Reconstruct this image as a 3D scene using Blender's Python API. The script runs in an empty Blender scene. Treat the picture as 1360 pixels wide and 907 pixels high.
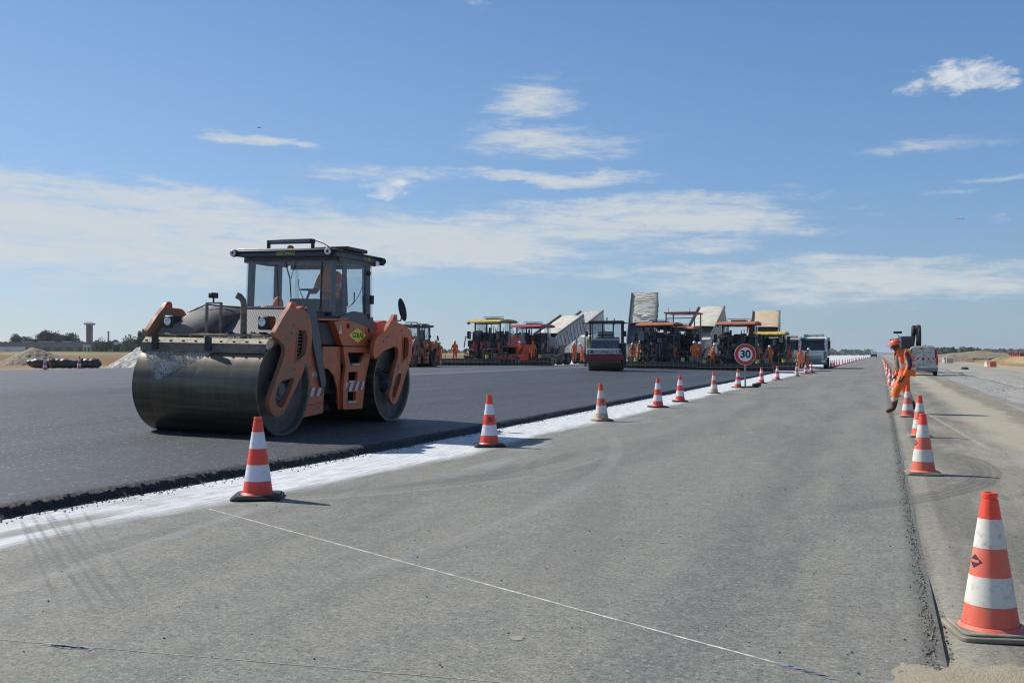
import bpy, bmesh, math, random
from mathutils import Vector, Matrix, noise, geometry
from math import radians as rad, sin, cos, pi
random.seed(7)
scene = bpy.context.scene
COL = scene.collection

# ------------------------------------------------------------------ camera
# world: +Y runs along the runway, +X to its right; the camera stands on the old taxiing surface
CAM_H = 1.33
YAW = math.atan(490 / 1322)
cam_d = bpy.data.cameras.new('camera')
cam_d.lens = 35.0; cam_d.sensor_width = 36.0
cam_d.clip_start = 0.1; cam_d.clip_end = 20000
cam = bpy.data.objects.new('camera', cam_d); COL.objects.link(cam)
cam.location = (0, 0, CAM_H)
cam.rotation_euler = (rad(90) + math.atan(17.5 / 1322), 0, YAW)
scene.camera = cam

# ------------------------------------------------------------------ light
SUN_EL = 42.0
SUN_AZ = math.atan2(-0.98, 0.17)          # bearing of the sun from +Y towards +X
sun_dir = Vector((sin(SUN_AZ) * cos(rad(SUN_EL)), cos(SUN_AZ) * cos(rad(SUN_EL)), sin(rad(SUN_EL))))
sun_d = bpy.data.lights.new('sun', 'SUN'); sun_d.energy = 4.1; sun_d.angle = rad(0.55)
sun_d.color = (1.0, 0.955, 0.88)
sun = bpy.data.objects.new('sun', sun_d); COL.objects.link(sun)
sun.rotation_euler = sun_dir.to_track_quat('Z', 'Y').to_euler()
sun.location = (0, 0, 60)
scene.view_settings.view_transform = 'Standard'
scene.view_settings.look = 'None'
scene.view_settings.exposure = 0.38
scene.view_settings.gamma = 1.0
scene.view_settings.use_curve_mapping = False
scene.cycles.use_denoising = True
scene.cycles.denoising_input_passes = 'RGB_ALBEDO_NORMAL'
scene.cycles.denoising_prefilter = 'ACCURATE'
scene.cycles.sample_clamp_indirect = 4.0
scene.cycles.pixel_filter_type = 'BLACKMAN_HARRIS'
scene.cycles.filter_width = 1.15
scene.cycles.max_bounces = 8
scene.cycles.transparent_max_bounces = 16

# ------------------------------------------------------------------ node helpers
class NT:
    """small wrapper to write node maths in lines"""
    def __init__(self, tree): self.t = tree; self.n = tree.nodes; self.l = tree.links
    def put(self, inp, v):
        if v is None: return
        if hasattr(v, 'is_output') or isinstance(v, bpy.types.NodeSocket): self.l.new(v, inp)
        else: inp.default_value = v
    def m(self, op, a, b=None, c=None, clamp=False):
        n = self.n.new('ShaderNodeMath'); n.operation = op; n.use_clamp = clamp
        self.put(n.inputs[0], a); self.put(n.inputs[1], b)
        if c is not None: self.put(n.inputs[2], c)
        return n.outputs[0]
    def add(self, a, b): return self.m('ADD', a, b)
    def sub(self, a, b): return self.m('SUBTRACT', a, b)
    def mul(self, a, b): return self.m('MULTIPLY', a, b)
    def div(self, a, b): return self.m('DIVIDE', a, b)
    def mx(self, a, b): return self.m('MAXIMUM', a, b)
    def mn(self, a, b): return self.m('MINIMUM', a, b)
    def smooth(self, x, lo, hi, a=0.0, b=1.0, kind='SMOOTHSTEP'):
        n = self.n.new('ShaderNodeMapRange'); n.interpolation_type = kind
        self.put(n.inputs['Value'], x); self.put(n.inputs['From Min'], lo); self.put(n.inputs['From Max'], hi)
        self.put(n.inputs['To Min'], a); self.put(n.inputs['To Max'], b)
        return n.outputs['Result']
    def comb(self, x, y, z=0.0):
        n = self.n.new('ShaderNodeCombineXYZ')
        for i, v in enumerate((x, y, z)): self.put(n.inputs[i], v)
        return n.outputs[0]
    def sep(self, v):
        n = self.n.new('ShaderNodeSeparateXYZ'); self.l.new(v, n.inputs[0]); return n.outputs
    def noise(self, vec, scale, detail=2.0, rough=0.5, dist=0.0):
        n = self.n.new('ShaderNodeTexNoise')
        if vec is not None: self.l.new(vec, n.inputs['Vector'])
        n.inputs['Scale'].default_value = scale; n.inputs['Detail'].default_value = detail
        n.inputs['Roughness'].default_value = rough; n.inputs['Distortion'].default_value = dist
        return n.outputs['Fac']
    def voro(self, vec, scale, feature='F1', out='Distance', rand=1.0):
        n = self.n.new('ShaderNodeTexVoronoi'); n.feature = feature
        self.l.new(vec, n.inputs['Vector']); n.inputs['Scale'].default_value = scale
        n.inputs['Randomness'].default_value = rand
        return n.outputs[out]
    def mix(self, f, a, b, mode='MIX'):
        n = self.n.new('ShaderNodeMix'); n.data_type = 'RGBA'; n.blend_type = mode
        self.put(n.inputs[0], f)
        for i, v in ((6, a), (7, b)):
            if isinstance(v, (tuple, list)): v = tuple(v) + ((1.0,) if len(v) == 3 else ())
            self.put(n.inputs[i], v)
        return n.outputs[2]
    def bump(self, h, strength=0.3, dist=0.01):
        n = self.n.new('ShaderNodeBump'); n.inputs['Strength'].default_value = strength
        n.inputs['Distance'].default_value = dist; self.l.new(h, n.inputs['Height'])
        return n.outputs[0]
    def scale(self, vec, s):
        n = self.n.new('ShaderNodeVectorMath'); n.operation = 'MULTIPLY'
        self.l.new(vec, n.inputs[0]); n.inputs[1].default_value = s
        return n.outputs[0]

# ------------------------------------------------------------------ sky
world = bpy.data.worlds.new('World'); scene.world = world; world.use_nodes = True
wt = NT(world.node_tree); wt.n.clear()
out = wt.n.new('ShaderNodeOutputWorld'); bg = wt.n.new('ShaderNodeBackground')
sky = wt.n.new('ShaderNodeTexSky'); sky.sky_type = 'NISHITA'; sky.sun_disc = False
sky.sun_elevation = rad(SUN_EL); sky.sun_rotation = SUN_AZ
sky.altitude = 100; sky.air_density = 1.0; sky.dust_density = 0.6; sky.ozone_density = 2.2
tc = wt.n.new('ShaderNodeTexCoord')
dirv = tc.outputs['Generated']
dx, dy, dz = wt.sep(dirv)
az = wt.m('ARCTAN2', dx, dy)                 # bearing of the view direction, radians from +Y to +X
el = wt.m('ARCSINE', dz)
aev = wt.comb(az, el)
# cirrus fibres: stretched along the horizon
wisp = wt.noise(wt.scale(wt.add(az, 0) and wt.comb(az, wt.add(el, wt.mul(az, 0.05))), (3.0, 26.0, 1)), 1.6, 7, 0.62, 0.4)
fine = wt.noise(wt.scale(aev, (14.0, 60.0, 1)), 2.2, 6, 0.68, 0.6)
puff = wt.noise(wt.scale(aev, (20.0, 34.0, 1)), 1.9, 5, 0.55, 0.3)
def px_az(x): return math.atan((x - 680) / 1322) - YAW
def px_el(x, y): return math.atan((471 - y) / 1322 * cos(math.atan((x - 680) / 1322)))
def blob(x, y, rx, ry, tilt=0.0):
    a0, e0 = px_az(x), px_el(x, y); ra, re = rx / 1322, ry / 1322
    da = wt.sub(az, a0); de = wt.sub(wt.sub(el, e0), wt.mul(da, tilt))
    a = wt.m('POWER', wt.m('ABSOLUTE', wt.div(da, ra)), 2.0)
    b = wt.m('POWER', wt.m('ABSOLUTE', wt.div(de, re)), 2.0)
    return wt.m('SUBTRACT', 1.0, wt.add(a, b), clamp=True)
cirrus = None
wa = wt.mul(wt.sub(wt.noise(wt.scale(aev, (7, 16, 1)), 1.0, 5, .6), .5), .16)
we = wt.mul(wt.sub(wt.noise(wt.scale(wt.comb(az, el, 4.0), (9, 30, 1)), 1.0, 6, .65), .5), .045)
az_, el_ = az, el
az = wt.add(az, wa); el = wt.add(el, we)
# long banks and streaks: centre, half-size (in the sky's own angles), slope, strength
for x, y, rx, ry, tl, s in (
        (120, 305, 460, 84, -0.02, 1.15), (430, 318, 460, 56, -0.035, 1.15), (250, 348, 420, 30, 0.0, .75),
        (820, 300, 440, 48, 0.03, .95), (560, 300, 300, 40, -0.02, .6),
        (90, 232, 230, 20, -0.01, .62), (520, 232, 170, 16, 0.0, .55), (760, 233, 165, 17, -0.02, 1.0),
        (350, 188, 100, 12, -0.02, .75), (700, 138, 95, 60, 0.1, .54), (740, 190, 200, 44, -0.06, .55),
        (820, 204, 80, 12, -0.03, .55), (1180, 372, 400, 34, 0.0, .85), (1000, 355, 420, 16, 0.0, .6),
        (1210, 198, 120, 16, .02, .40), (1240, 258, 60, 10, 0, .36), (1320, 238, 70, 8, 0, .42),
        (1320, 287, 34, 9, 0, .5), (1150, 275, 90, 8, 0, .45), (1200, 395, 420, 28, 0, .35),
        (80, 135, 34, 1.8, -0.04, .5), (645, 1, 40, 10, 0, .5), (280, 384, 24, 5, 0, .4), (510, 195, 22, 6, 0, .3)):
    t = wt.mul(blob(x, y, rx, ry, tl), s)
    cirrus = t if cirrus is None else wt.m('MAXIMUM', cirrus, t)
cum = wt.mx(wt.mul(blob(1272, 104, 62, 27, 0.0), 1.3), wt.mul(blob(512, 250, 46, 18, 0), 1.1))
az, el = az_, el_
nz = wt.add(wt.mul(wisp, 0.66), wt.mul(fine, 0.34))
def cloud_density(m_, n_, lo, wid, k):
    lo_ = wt.sub(lo, wt.mul(m_, k))
    n = wt.n.new('ShaderNodeMapRange'); n.interpolation_type = 'SMOOTHSTEP'
    wt.put(n.inputs['Value'], n_); wt.put(n.inputs['From Min'], lo_); wt.put(n.inputs['From Max'], wt.add(lo_, wid))
    return wt.mul(n.outputs['Result'], wt.smooth(m_, 0.0, 0.55))
cden = cloud_density(wt.mn(cirrus, 1.0), nz, .535, .26, .27)
cumd = cloud_density(wt.mn(cum, 1.0), puff, .63, .40, .40)
dens = wt.mx(wt.mul(cden, 0.90), wt.mul(cumd, 0.92))
# clear sky: the Nishita sky, evened out towards the blue it has through this much summer air
hz = wt.smooth(el, 0.0, 0.36)
hor, mid_, top = (3.55, 4.55, 5.45), (2.0, 3.55, 6.05), (.95, 2.2, 4.9)
air = wt.mix(wt.smooth(el, 0.0, 0.17, kind='LINEAR'), hor, mid_)
air = wt.mix(wt.smooth(el, 0.17, 0.42, kind='LINEAR'), air, top)
side = wt.smooth(az, -1.0, 0.25, 1.06, 0.80)          # brighter towards the sun on the left
air = wt.mix(1.0, air, wt.comb(wt.m('POWER', side, 1.7), side, wt.add(wt.mul(side, .6), .38)), 'MULTIPLY')
skc = wt.mix(.68, wt.mix(1.0, sky.outputs[0], (0.86, 0.97, 1.12), 'MULTIPLY'), air)
skc = wt.mix(wt.smooth(el, 0.45, 1.0), skc, sky.outputs[0])
cloudcol = wt.mix(wt.mul(cumd, .8), (5.5, 5.85, 6.1), (6.6, 6.8, 7.1))
final = wt.mix(dens, skc, cloudcol)
wt.l.new(final, bg.inputs[0]); bg.inputs[1].default_value = 0.088
wt.l.new(bg.outputs[0], out.inputs[0])

# ------------------------------------------------------------------ materials
M = {}
def newmat(name):
    m = bpy.data.materials.new(name); m.use_nodes = True
    t = NT(m.node_tree); b = m.node_tree.nodes['Principled BSDF']
    M[name] = m
    return m, t, b
def mat(name, col, rough=.5, metal=0.0, var=.12, scale=6.0, dirt=None, damt=.5, dscale=2.5, bump=0.0, bscale=60, coat=0.0, specks=0.0):
    m, t, b = newmat(name)
    tc = t.n.new('ShaderNodeTexCoord'); v = tc.outputs['Object']
    lo = tuple(c * (1 - var) for c in col); hi = tuple(min(1, c * (1 + var)) for c in col)
    c = t.mix(t.noise(v, scale, 5, .6), lo, hi)
    r = rough
    if dirt:
        n1 = t.noise(v, dscale, 8, .68, .6)
        f = t.mul(t.smooth(n1, 0.62 - damt * .38, 0.78 - damt * .2), 0.85)
        c = t.mix(f, c, dirt)
        r = t.add(t.mul(f, .8 - rough), rough)
    if specks:
        s1 = t.noise(v, 45, 4, .7); s2 = t.noise(v, 2.2, 4, .6); s3 = t.noise(t.scale(v, (3, 3, .5)), 7, 5, .7)
        c = t.mix(t.mul(t.smooth(t.add(s1, t.mul(s2, .35)), .78, .84), specks), c, (.03, .025, .022))
        c = t.mix(t.mul(t.smooth(s3, .60, .74), specks * .5), c, (.10, .055, .035))
    t.put(b.inputs['Base Color'], c); t.put(b.inputs['Roughness'], r)
    b.inputs['Metallic'].default_value = metal
    b.inputs['Coat Weight'].default_value = coat
    if bump: t.l.new(t.bump(t.noise(v, bscale, 4, .6), bump, .01), b.inputs['Normal'])
    return m
DUST = (.23, .20, .155)
mat('orange_paint', (.56, .118, .036), .42, 0, .10, 3, (.30, .17, .10), .38, 3.0, coat=.10, specks=.8)
mat('orange_dusty', (.52, .13, .05), .55, 0, .15, 3, (.30, .20, .13), .75, 3.2, specks=.9)
mat('slate_paint', (.060, .073, .095), .4, 0, .12, 4, (.16, .15, .13), .35, 3)
mat('hood_plastic', (.085, .088, .088), .5, 0, .15, 4, (.17, .16, .135), .8, 2.5)
mat('black_rubber', (.018, .018, .02), .75, 0, .3, 8, (.10, .09, .08), .3, 5)
mat('black_metal', (.022, .024, .028), .45, .2, .3, 8, (.09, .085, .075), .35, 5)
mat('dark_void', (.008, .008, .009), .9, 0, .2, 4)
mat('steel', (.33, .33, .34), .35, .9, .2, 9, (.12, .10, .08), .4, 4)
mat('grey_metal', (.20, .21, .22), .5, .3, .2, 8, (.20, .17, .13), .4, 4)
mat('dusty_metal', (.23, .20, .15), .75, 0, .25, 14, (.12, .105, .08), .6, 6, .4, 40)
mat('tan_bar', (.56, .47, .34), .8, 0, .2, 12, (.20, .17, .12), .5, 7, .3, 50)
mat('white_paint', (.72, .72, .70), .4, 0, .06, 5, (.42, .38, .32), .35, 3)
mat('white_dirty', (.55, .54, .50), .55, 0, .12, 4, (.30, .27, .22), .6, 3)
mat('beige_tarp', (.60, .57, .47), .8, 0, .10, 3, (.42, .37, .27), .45, 1.5, .5, 3)
mat('tan_tarp', (.62, .48, .32), .8, 0, .10, 3, (.45, .34, .22), .4, 1.5, .5, 3)
mat('bed_steel', (.22, .25, .31), .5, .2, .15, 3, (.16, .15, .14), .6, 2)
mat('silver_bed', (.36, .38, .41), .4, .5, .12, 3, (.30, .28, .25), .5, 2)
mat('yellow_paint', (.62, .45, .04), .5, 0, .1, 4, (.16, .12, .06), .55, 2)
mat('cab_white', (.84, .84, .82), .35, 0, .04, 4, (.6, .58, .54), .2, 2)
mat('yellow_sticker', (.85, .70, .05), .5, 0, .04, 5)
mat('orange_canopy', (.50, .14, .04), .5, 0, .12, 4, (.16, .08, .05), .55, 2)
mat('magenta_edge', (.36, .06, .08), .5, 0, .1, 4, (.10, .05, .05), .4, 2)
mat('red_machine', (.50, .06, .035), .45, 0, .12, 3, (.22, .10, .08), .35, 2)
mat('dark_red', (.26, .025, .03), .5, 0, .1, 4, (.10, .05, .05), .4, 4)
mat('sign_red', (.55, .03, .035), .45, 0, .04, 4)
mat('sign_white', (.78, .78, .78), .4, 0, .03, 4)
mat('sign_blue', (.012, .02, .06), .5, 0, .05, 4)
mat('cone_red', (.90, .075, .035), .45, 0, .06, 6, (.45, .10, .07), .35, 9)
mat('cone_white', (.74, .72, .78), .42, 0, .05, 12, (.42, .38, .36), .30, 14)
mat('cone_red_worn', (.78, .125, .075), .6, 0, .08, 6, (.56, .25, .17), .5, 5)
mat('cone_white_worn', (.68, .65, .58), .6, 0, .06, 20, (.42, .34, .26), .35, 24)
mat('cone_beige', (.52, .42, .30), .75, 0, .12, 8, (.36, .27, .18), .5, 8)
mat('cone_base_black', (.022, .024, .024), .7, 0, .2, 8, (.10, .09, .08), .3, 8)
mat('cone_base_khaki', (.21, .195, .15), .85, 0, .2, 9, (.32, .28, .21), .6, 8, .4, 60)
mat('hivis_orange', (.90, .17, .025), .75, 0, .10, 9, (.55, .13, .05), .4, 5, bump=.9, bscale=11)
mat('hivis_faded', (.80, .27, .14), .8, 0, .08, 9)
mat('reflective', (.52, .54, .55), .4, .2, .1, 9)
mat('skin_dark', (.075, .038, .025), .55, 0, .1, 12)
mat('skin_light', (.42, .24, .17), .55, 0, .08, 12)
mat('boot', (.085, .045, .025), .8, 0, .2, 12)
mat('dark_cloth', (.035, .035, .05), .85, 0, .2, 10)
mat('plaid', (.22, .20, .19), .9, 0, .6, 50)
mat('helmet_orange', (.70, .13, .05), .3, 0, .05, 6)
mat('helmet_white', (.78, .78, .76), .3, 0, .03, 6)
mat('lens_white', (.75, .76, .74), .15, .2, .03, 6)
mat('amber', (.75, .26, .02), .2, 0, .05, 6)
mat('tail_red', (.42, .02, .02), .25, 0, .05, 6)
mat('tank_green', (.42, .45, .12), .5, 0, .1, 4)
mat('pipe_black', (.018, .02, .022), .38, 0, .3, 6, (.07, .065, .06), .3, 3, .5, 5)
mat('wall_taupe', (.23, .20, .18), .85, 0, .08, .3)
mat('wall_pale', (.52, .50, .46), .85, 0, .08, .5)
mat('roof_pale', (.50, .50, .49), .7, 0, .1, .5)
mat('tower_brown', (.17, .13, .115), .85, 0, .1, .4)
mat('tower_top', (.30, .30, .29), .7, 0, .1, 1)
mat('window_dark', (.03, .035, .045), .2, 0, .1, 2)
mat('bark', (.10, .075, .055), .9, 0, .2, 4)
mat('hedge', (.045, .075, .025), .9, 0, .5, .4)
mat('barrier_red', (.36, .045, .035), .6, 0, .15, .5)
mat('stone', (.33, .31, .27), .9, 0, .4, 6, bump=.5, bscale=12)
mat('black_stone', (.03, .03, .032), .6, 0, .4, 20)
def leafmat(name, a, b_):
    m, t, b = newmat(name)
    geo = t.n.new('ShaderNodeNewGeometry')
    tc = t.n.new('ShaderNodeTexCoord')
    f = t.add(t.mul(geo.outputs['Random Per Island'], .5), t.mul(t.noise(tc.outputs['Object'], .6, 3), .5))
    t.put(b.inputs['Base Color'], t.mix(f, a, b_)); b.inputs['Roughness'].default_value = .8
    return m
leafmat('leaf_dark', (.018, .034, .014), (.055, .085, .03))
leafmat('leaf_mid', (.03, .055, .018), (.085, .12, .04))
# glass
def glass(name, tint, alpha_rough=.02, trans=.85, col=(.5, .6, .68)):
    m, t, b = newmat(name); n = t.n; n.remove(b)
    o = [x for x in n if x.type == 'OUTPUT_MATERIAL'][0]
    tr = n.new('ShaderNodeBsdfTransparent'); tr.inputs[0].default_value = (*tint, 1)
    gl = n.new('ShaderNodeBsdfGlossy'); gl.inputs['Roughness'].default_value = alpha_rough
    fr = n.new('ShaderNodeLayerWeight'); fr.inputs[0].default_value = .5
    df = n.new('ShaderNodeBsdfDiffuse'); df.inputs[0].default_value = (*col, 1)
    m1 = n.new('ShaderNodeMixShader'); m1.inputs[0].default_value = 1 - trans
    t.l.new(tr.outputs[0], m1.inputs[1]); t.l.new(df.outputs[0], m1.inputs[2])
    m2 = n.new('ShaderNodeMixShader'); t.l.new(t.m('MULTIPLY_ADD', t.m('POWER', fr.outputs['Facing'], 4.0), .55, .045, clamp=True), m2.inputs[0])
    t.l.new(m1.outputs[0], m2.inputs[1]); t.l.new(gl.outputs[0], m2.inputs[2])
    t.l.new(m2.outputs[0], o.inputs[0])
glass('glass', (.90, .93, .95), .02, .975)
glass('glass_dusty', (.86, .90, .93), .05, .90)
m, t, b = newmat('windscreen_dark'); b.inputs['Base Color'].default_value = (.012, .018, .03, 1); b.inputs['Roughness'].default_value = .08
# drum steel: dull wet steel with rings of wear round the drum
m, t, b = newmat('drum_steel')
tc = t.n.new('ShaderNodeTexCoord'); v = tc.outputs['Object']
sx, sy, sz = t.sep(v)
ring = t.noise(t.scale(v, (14, .6, .6)), 1.0, 6, .7)
band = t.noise(t.scale(v, (.35, 7.0, 7.0)), 1.0, 4, .6)
c = t.mix(t.smooth(ring, .3, .7), (.080, .070, .055), (.120, .104, .080))
c = t.mix(t.mul(t.smooth(band, .40, .70), .7), c, (.23, .20, .135))
c = t.mix(t.mul(t.smooth(t.noise(v, 5, 8, .7), .62, .7), .35), c, (.42, .37, .28))
t.put(b.inputs['Base Color'], c); b.inputs['Metallic'].default_value = .70
t.put(b.inputs['Roughness'], t.add(.30, t.mul(ring, .16)))
mat('drum_disc', (.155, .148, .13), .6, .2, .12, 3, (.10, .09, .07), .6, 2)
# radiator grille: diagonal lattice
m, t, b = newmat('grille_mesh')
tc = t.n.new('ShaderNodeTexCoord'); sx, sy, sz = t.sep(tc.outputs['Object'])
g1 = t.m('FRACT', t.mul(t.add(sx, t.mul(sy, 1.0)), 23.0)); g2 = t.m('FRACT', t.mul(t.sub(sx, t.mul(sy, 1.0)), 23.0))
g = t.mx(t.smooth(g1, .5, .62), t.mul(t.smooth(g2, .68, .78), .6))
t.put(b.inputs['Base Color'], t.mix(g, (.02, .022, .025), (.15, .15, .145))); b.inputs['Roughness'].default_value = .6
# hazard stripes
m, t, b = newmat('hazard')
tc = t.n.new('ShaderNodeTexCoord'); sx, sy, sz = t.sep(tc.outputs['Object'])
g = t.m('FRACT', t.mul(t.sub(sy, t.mul(sz, .55)), 5.2))
n1 = t.noise(tc.outputs['Object'], 8, 5)
c = t.mix(t.smooth(g, .49, .51), (.60, .57, .55), (.30, .03, .035))
t.put(b.inputs['Base Color'], t.mix(t.mul(t.smooth(n1, .5, .7), .4), c, DUST)); b.inputs['Roughness'].default_value = .5
m, t, b = newmat('hazard_rear')
tc = t.n.new('ShaderNodeTexCoord'); sx, sy, sz = t.sep(tc.outputs['Object'])
g = t.m('FRACT', t.mul(t.add(t.m('ABSOLUTE', sx), t.mul(sz, 1.0)), 3.4))
t.put(b.inputs['Base Color'], t.mix(t.smooth(g, .49, .51), (.62, .6, .58), (.28, .03, .04))); b.inputs['Roughness'].default_value = .5

# ------------------------------------------------------------------ geometry helpers
class MB:
    """collects simple solids and links them as ONE mesh object"""
    def __init__(self): self.g = []; self.v = []; self.f = []; self.mi = []; self.m = 0; self.T = Matrix()
    def _add(self, vs, fs):
        self.g.append((len(self.v), len(self.f)))
        o = len(self.v); T = self.T
        self.v += [T @ Vector(p) for p in vs]
        for f in fs: self.f.append([o + i for i in f]); self.mi.append(self.m)
        return self
    def box(self, x0, x1, y0, y1, z0, z1, tx=1.0, ty=1.0):
        cx, cy = (x0 + x1) / 2, (y0 + y1) / 2
        vs = [(x0, y0, z0), (x1, y0, z0), (x1, y1, z0), (x0, y1, z0)]
        vs += [(cx + (x - cx) * tx, cy + (y - cy) * ty, z1) for x, y, z in vs]
        return self._add(vs, [(3, 2, 1, 0), (4, 5, 6, 7), (0, 1, 5, 4), (1, 2, 6, 5), (2, 3, 7, 6), (3, 0, 4, 7)])
    def hexa(self, pts): return self._add(pts, [(3, 2, 1, 0), (4, 5, 6, 7), (0, 1, 5, 4), (1, 2, 6, 5), (2, 3, 7, 6), (3, 0, 4, 7)])
    def cyl(self, p, q, r, r2=None, n=14, cap=True):
        p = Vector(p); q = Vector(q); r2 = r if r2 is None else r2
        d = (q - p).normalized(); a = d.orthogonal().normalized(); b = d.cross(a)
        vs = []
        for c, rr in ((p, r), (q, r2)):
            for i in range(n):
                t = 2 * pi * i / n; vs.append(c + (a * cos(t) + b * sin(t)) * rr)
        fs = [(i, (i + 1) % n, n + (i + 1) % n, n + i) for i in range(n)]
        if cap: fs += [tuple(range(n))[::-1], tuple(range(n, 2 * n))]
        return self._add(vs, fs)
    def tube(self, pts, r, n=8, radii=None):
        pts = [Vector(p) for p in pts]; vs = []; a = None
        for i, p in enumerate(pts):
            d = (pts[min(i + 1, len(pts) - 1)] - pts[max(i - 1, 0)]).normalized()
            a = d.orthogonal().normalized() if a is None else (a - d * a.dot(d)).normalized()
            b = d.cross(a); rr = radii[i] if radii else r
            for k in range(n):
                t = 2 * pi * k / n; vs.append(p + (a * cos(t) + b * sin(t)) * rr)
        fs = []
        for i in range(len(pts) - 1):
            for k in range(n): fs.append((i * n + k, i * n + (k + 1) % n, (i + 1) * n + (k + 1) % n, (i + 1) * n + k))
        fs += [tuple(range(n))[::-1], tuple(range((len(pts) - 1) * n, len(pts) * n))]
        return self._add(vs, fs)
    def lathe(self, prof, o=(0, 0, 0), axis='z', n=32, close=False):
        vs = []
        for h, r in prof:
            for k in range(n):
                t = 2 * pi * k / n; c, s = cos(t) * r, sin(t) * r
                q = {'z': (c, s, h), 'x': (h, c, s), 'y': (s, h, c)}[axis]
                vs.append((q[0] + o[0], q[1] + o[1], q[2] + o[2]))
        fs = []; L = len(prof)
        for i in range(L - 1 if not close else L):
            j = (i + 1) % L
            for k in range(n): fs.append((i * n + k, i * n + (k + 1) % n, j * n + (k + 1) % n, j * n + k))
        return self._add(vs, fs)
    def prism(self, pts, a, b, axis='x', holes=()):
        """pts are 2-D; axis x -> (y,z), y -> (x,z), z -> (x,y)"""
        def P(q, h): return {'x': (h, q[0], q[1]), 'y': (q[0], h, q[1]), 'z': (q[0], q[1], h)}[axis]
        loops = [list(pts)] + [list(h) for h in holes]
        allp = [q for l in loops for q in l]; n = len(allp)
        vs = [P(q, a) for q in allp] + [P(q, b) for q in allp]; fs = []
        if holes:
            tris = geometry.tessellate_polygon([[Vector((q[0], q[1], 0)) for q in l] for l in loops])
            fs += [tuple(t) for t in tris] + [tuple(i + n for i in t)[::-1] for t in tris]
        else: fs += [tuple(range(n)), tuple(range(n, 2 * n))[::-1]]
        o = 0
        for l in loops:
            k = len(l)
            for i in range(k): fs.append((o + i, o + (i + 1) % k, n + o + (i + 1) % k, n + o + i))
            o += k
        return self._add(vs, fs)
    def ball(self, c, r, sc=(1, 1, 1), n=12, m=8):
        vs = []; fs = []
        for i in range(m + 1):
            p = pi * i / m
            for k in range(n):
                t = 2 * pi * k / n
                vs.append((c[0] + r * sc[0] * sin(p) * cos(t), c[1] + r * sc[1] * sin(p) * sin(t), c[2] + r * sc[2] * cos(p)))
        for i in range(m):
            for k in range(n): fs.append((i * n + k, (i + 1) * n + k, (i + 1) * n + (k + 1) % n, i * n + (k + 1) % n))
        return self._add(vs, fs)
    def grid(self, P, nx, ny):
        """P(i, j) -> point"""
        vs = [P(i, j) for j in range(ny + 1) for i in range(nx + 1)]
        fs = [(j * (nx + 1) + i, j * (nx + 1) + i + 1, (j + 1) * (nx + 1) + i + 1, (j + 1) * (nx + 1) + i) for j in range(ny) for i in range(nx)]
        return self._add(vs, fs)
    def build(self, name, mats, parent=None, bevel=0.0, smooth=38, seg=2, normals=True):
        me = bpy.data.meshes.new(name)
        me.from_pydata([tuple(p) for p in self.v], [], self.f)
        if not isinstance(mats, (list, tuple)): mats = [mats]
        for x in mats: me.materials.append(M[x] if isinstance(x, str) else x)
        me.polygons.foreach_set('material_index', self.mi)
        if normals:
            bm = bmesh.new(); bm.from_mesh(me)
            bmesh.ops.remove_doubles(bm, verts=bm.verts, dist=1e-5)
            bmesh.ops.recalc_face_normals(bm, faces=bm.faces); bm.to_mesh(me); bm.free()
        me.validate(); me.update()
        if smooth:
            me.shade_smooth(); me.set_sharp_from_angle(angle=rad(smooth))
        o = bpy.data.objects.new(name, me); COL.objects.link(o)
        if parent is not None: o.parent = parent
        if bevel:
            md = o.modifiers.new('edge', 'BEVEL'); md.width = bevel; md.segments = seg; md.limit_method = 'ANGLE'; md.angle_limit = rad(42)
            md.harden_normals = False
        return o

def each(mb, name, mats, parent=None, **k):
    """link every solid of mb as an object of its own"""
    out = []; G = mb.g + [(len(mb.v), len(mb.f))]
    for (v0, f0), (v1, f1) in zip(G, G[1:]):
        m2 = MB(); m2.v = mb.v[v0:v1]; m2.f = [[i - v0 for i in f] for f in mb.f[f0:f1]]; m2.mi = mb.mi[f0:f1]
        out.append(m2.build(name, mats, parent, **k))
    return out
def tag(o, label, cat, group=None, kind=None):
    if label: o['label'] = label
    if cat: o['category'] = cat
    if group: o['group'] = group
    if kind: o['kind'] = kind
    return o
def thing(name, label, cat, loc=(0, 0, 0), rz=0.0, group=None):
    o = bpy.data.objects.new(name, None); COL.objects.link(o)
    o.empty_display_size = .3
    o.location = loc; o.rotation_euler = (0, 0, rz)
    return tag(o, label, cat, group)
def kids(o): return KIDS.get(o.name, [c for c in bpy.data.objects if c.parent == o])
KIDS = {}
def copy_tree(o, loc=None, rz=None, label=None, parent=None, sc=None):
    if o.name not in KIDS: KIDS[o.name] = [c for c in bpy.data.objects if c.parent == o]
    c = o.copy(); COL.objects.link(c)
    if parent is not None: c.parent = parent
    if loc is not None: c.location = loc
    if rz is not None: c.rotation_euler = (0, 0, rz)
    if label: c['label'] = label
    if sc: c.scale = (sc, sc, sc)
    for k in KIDS[o.name]: copy_tree(k, parent=c)
    return c
def text_mesh(name, body, size, mat_, parent, M4, ext=.004, align='CENTER', bold=0.0, sx=1.0):
    cu = bpy.data.curves.new(name, 'FONT'); cu.body = body; cu.size = size; cu.extrude = ext
    cu.align_x = align; cu.align_y = 'CENTER'; cu.offset = bold
    tmp = bpy.data.objects.new('tmp_text', cu); COL.objects.link(tmp)
    bpy.context.view_layer.update()
    dg = bpy.context.evaluated_depsgraph_get()
    me = bpy.data.meshes.new_from_object(tmp.evaluated_get(dg))
    bpy.data.objects.remove(tmp)
    me.transform(M4 @ Matrix.Diagonal((sx, 1, 1, 1)))
    me.materials.clear(); me.materials.append(M[mat_]); me.name = name
    o = bpy.data.objects.new(name, me); COL.objects.link(o); o.parent = parent
    return o
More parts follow.
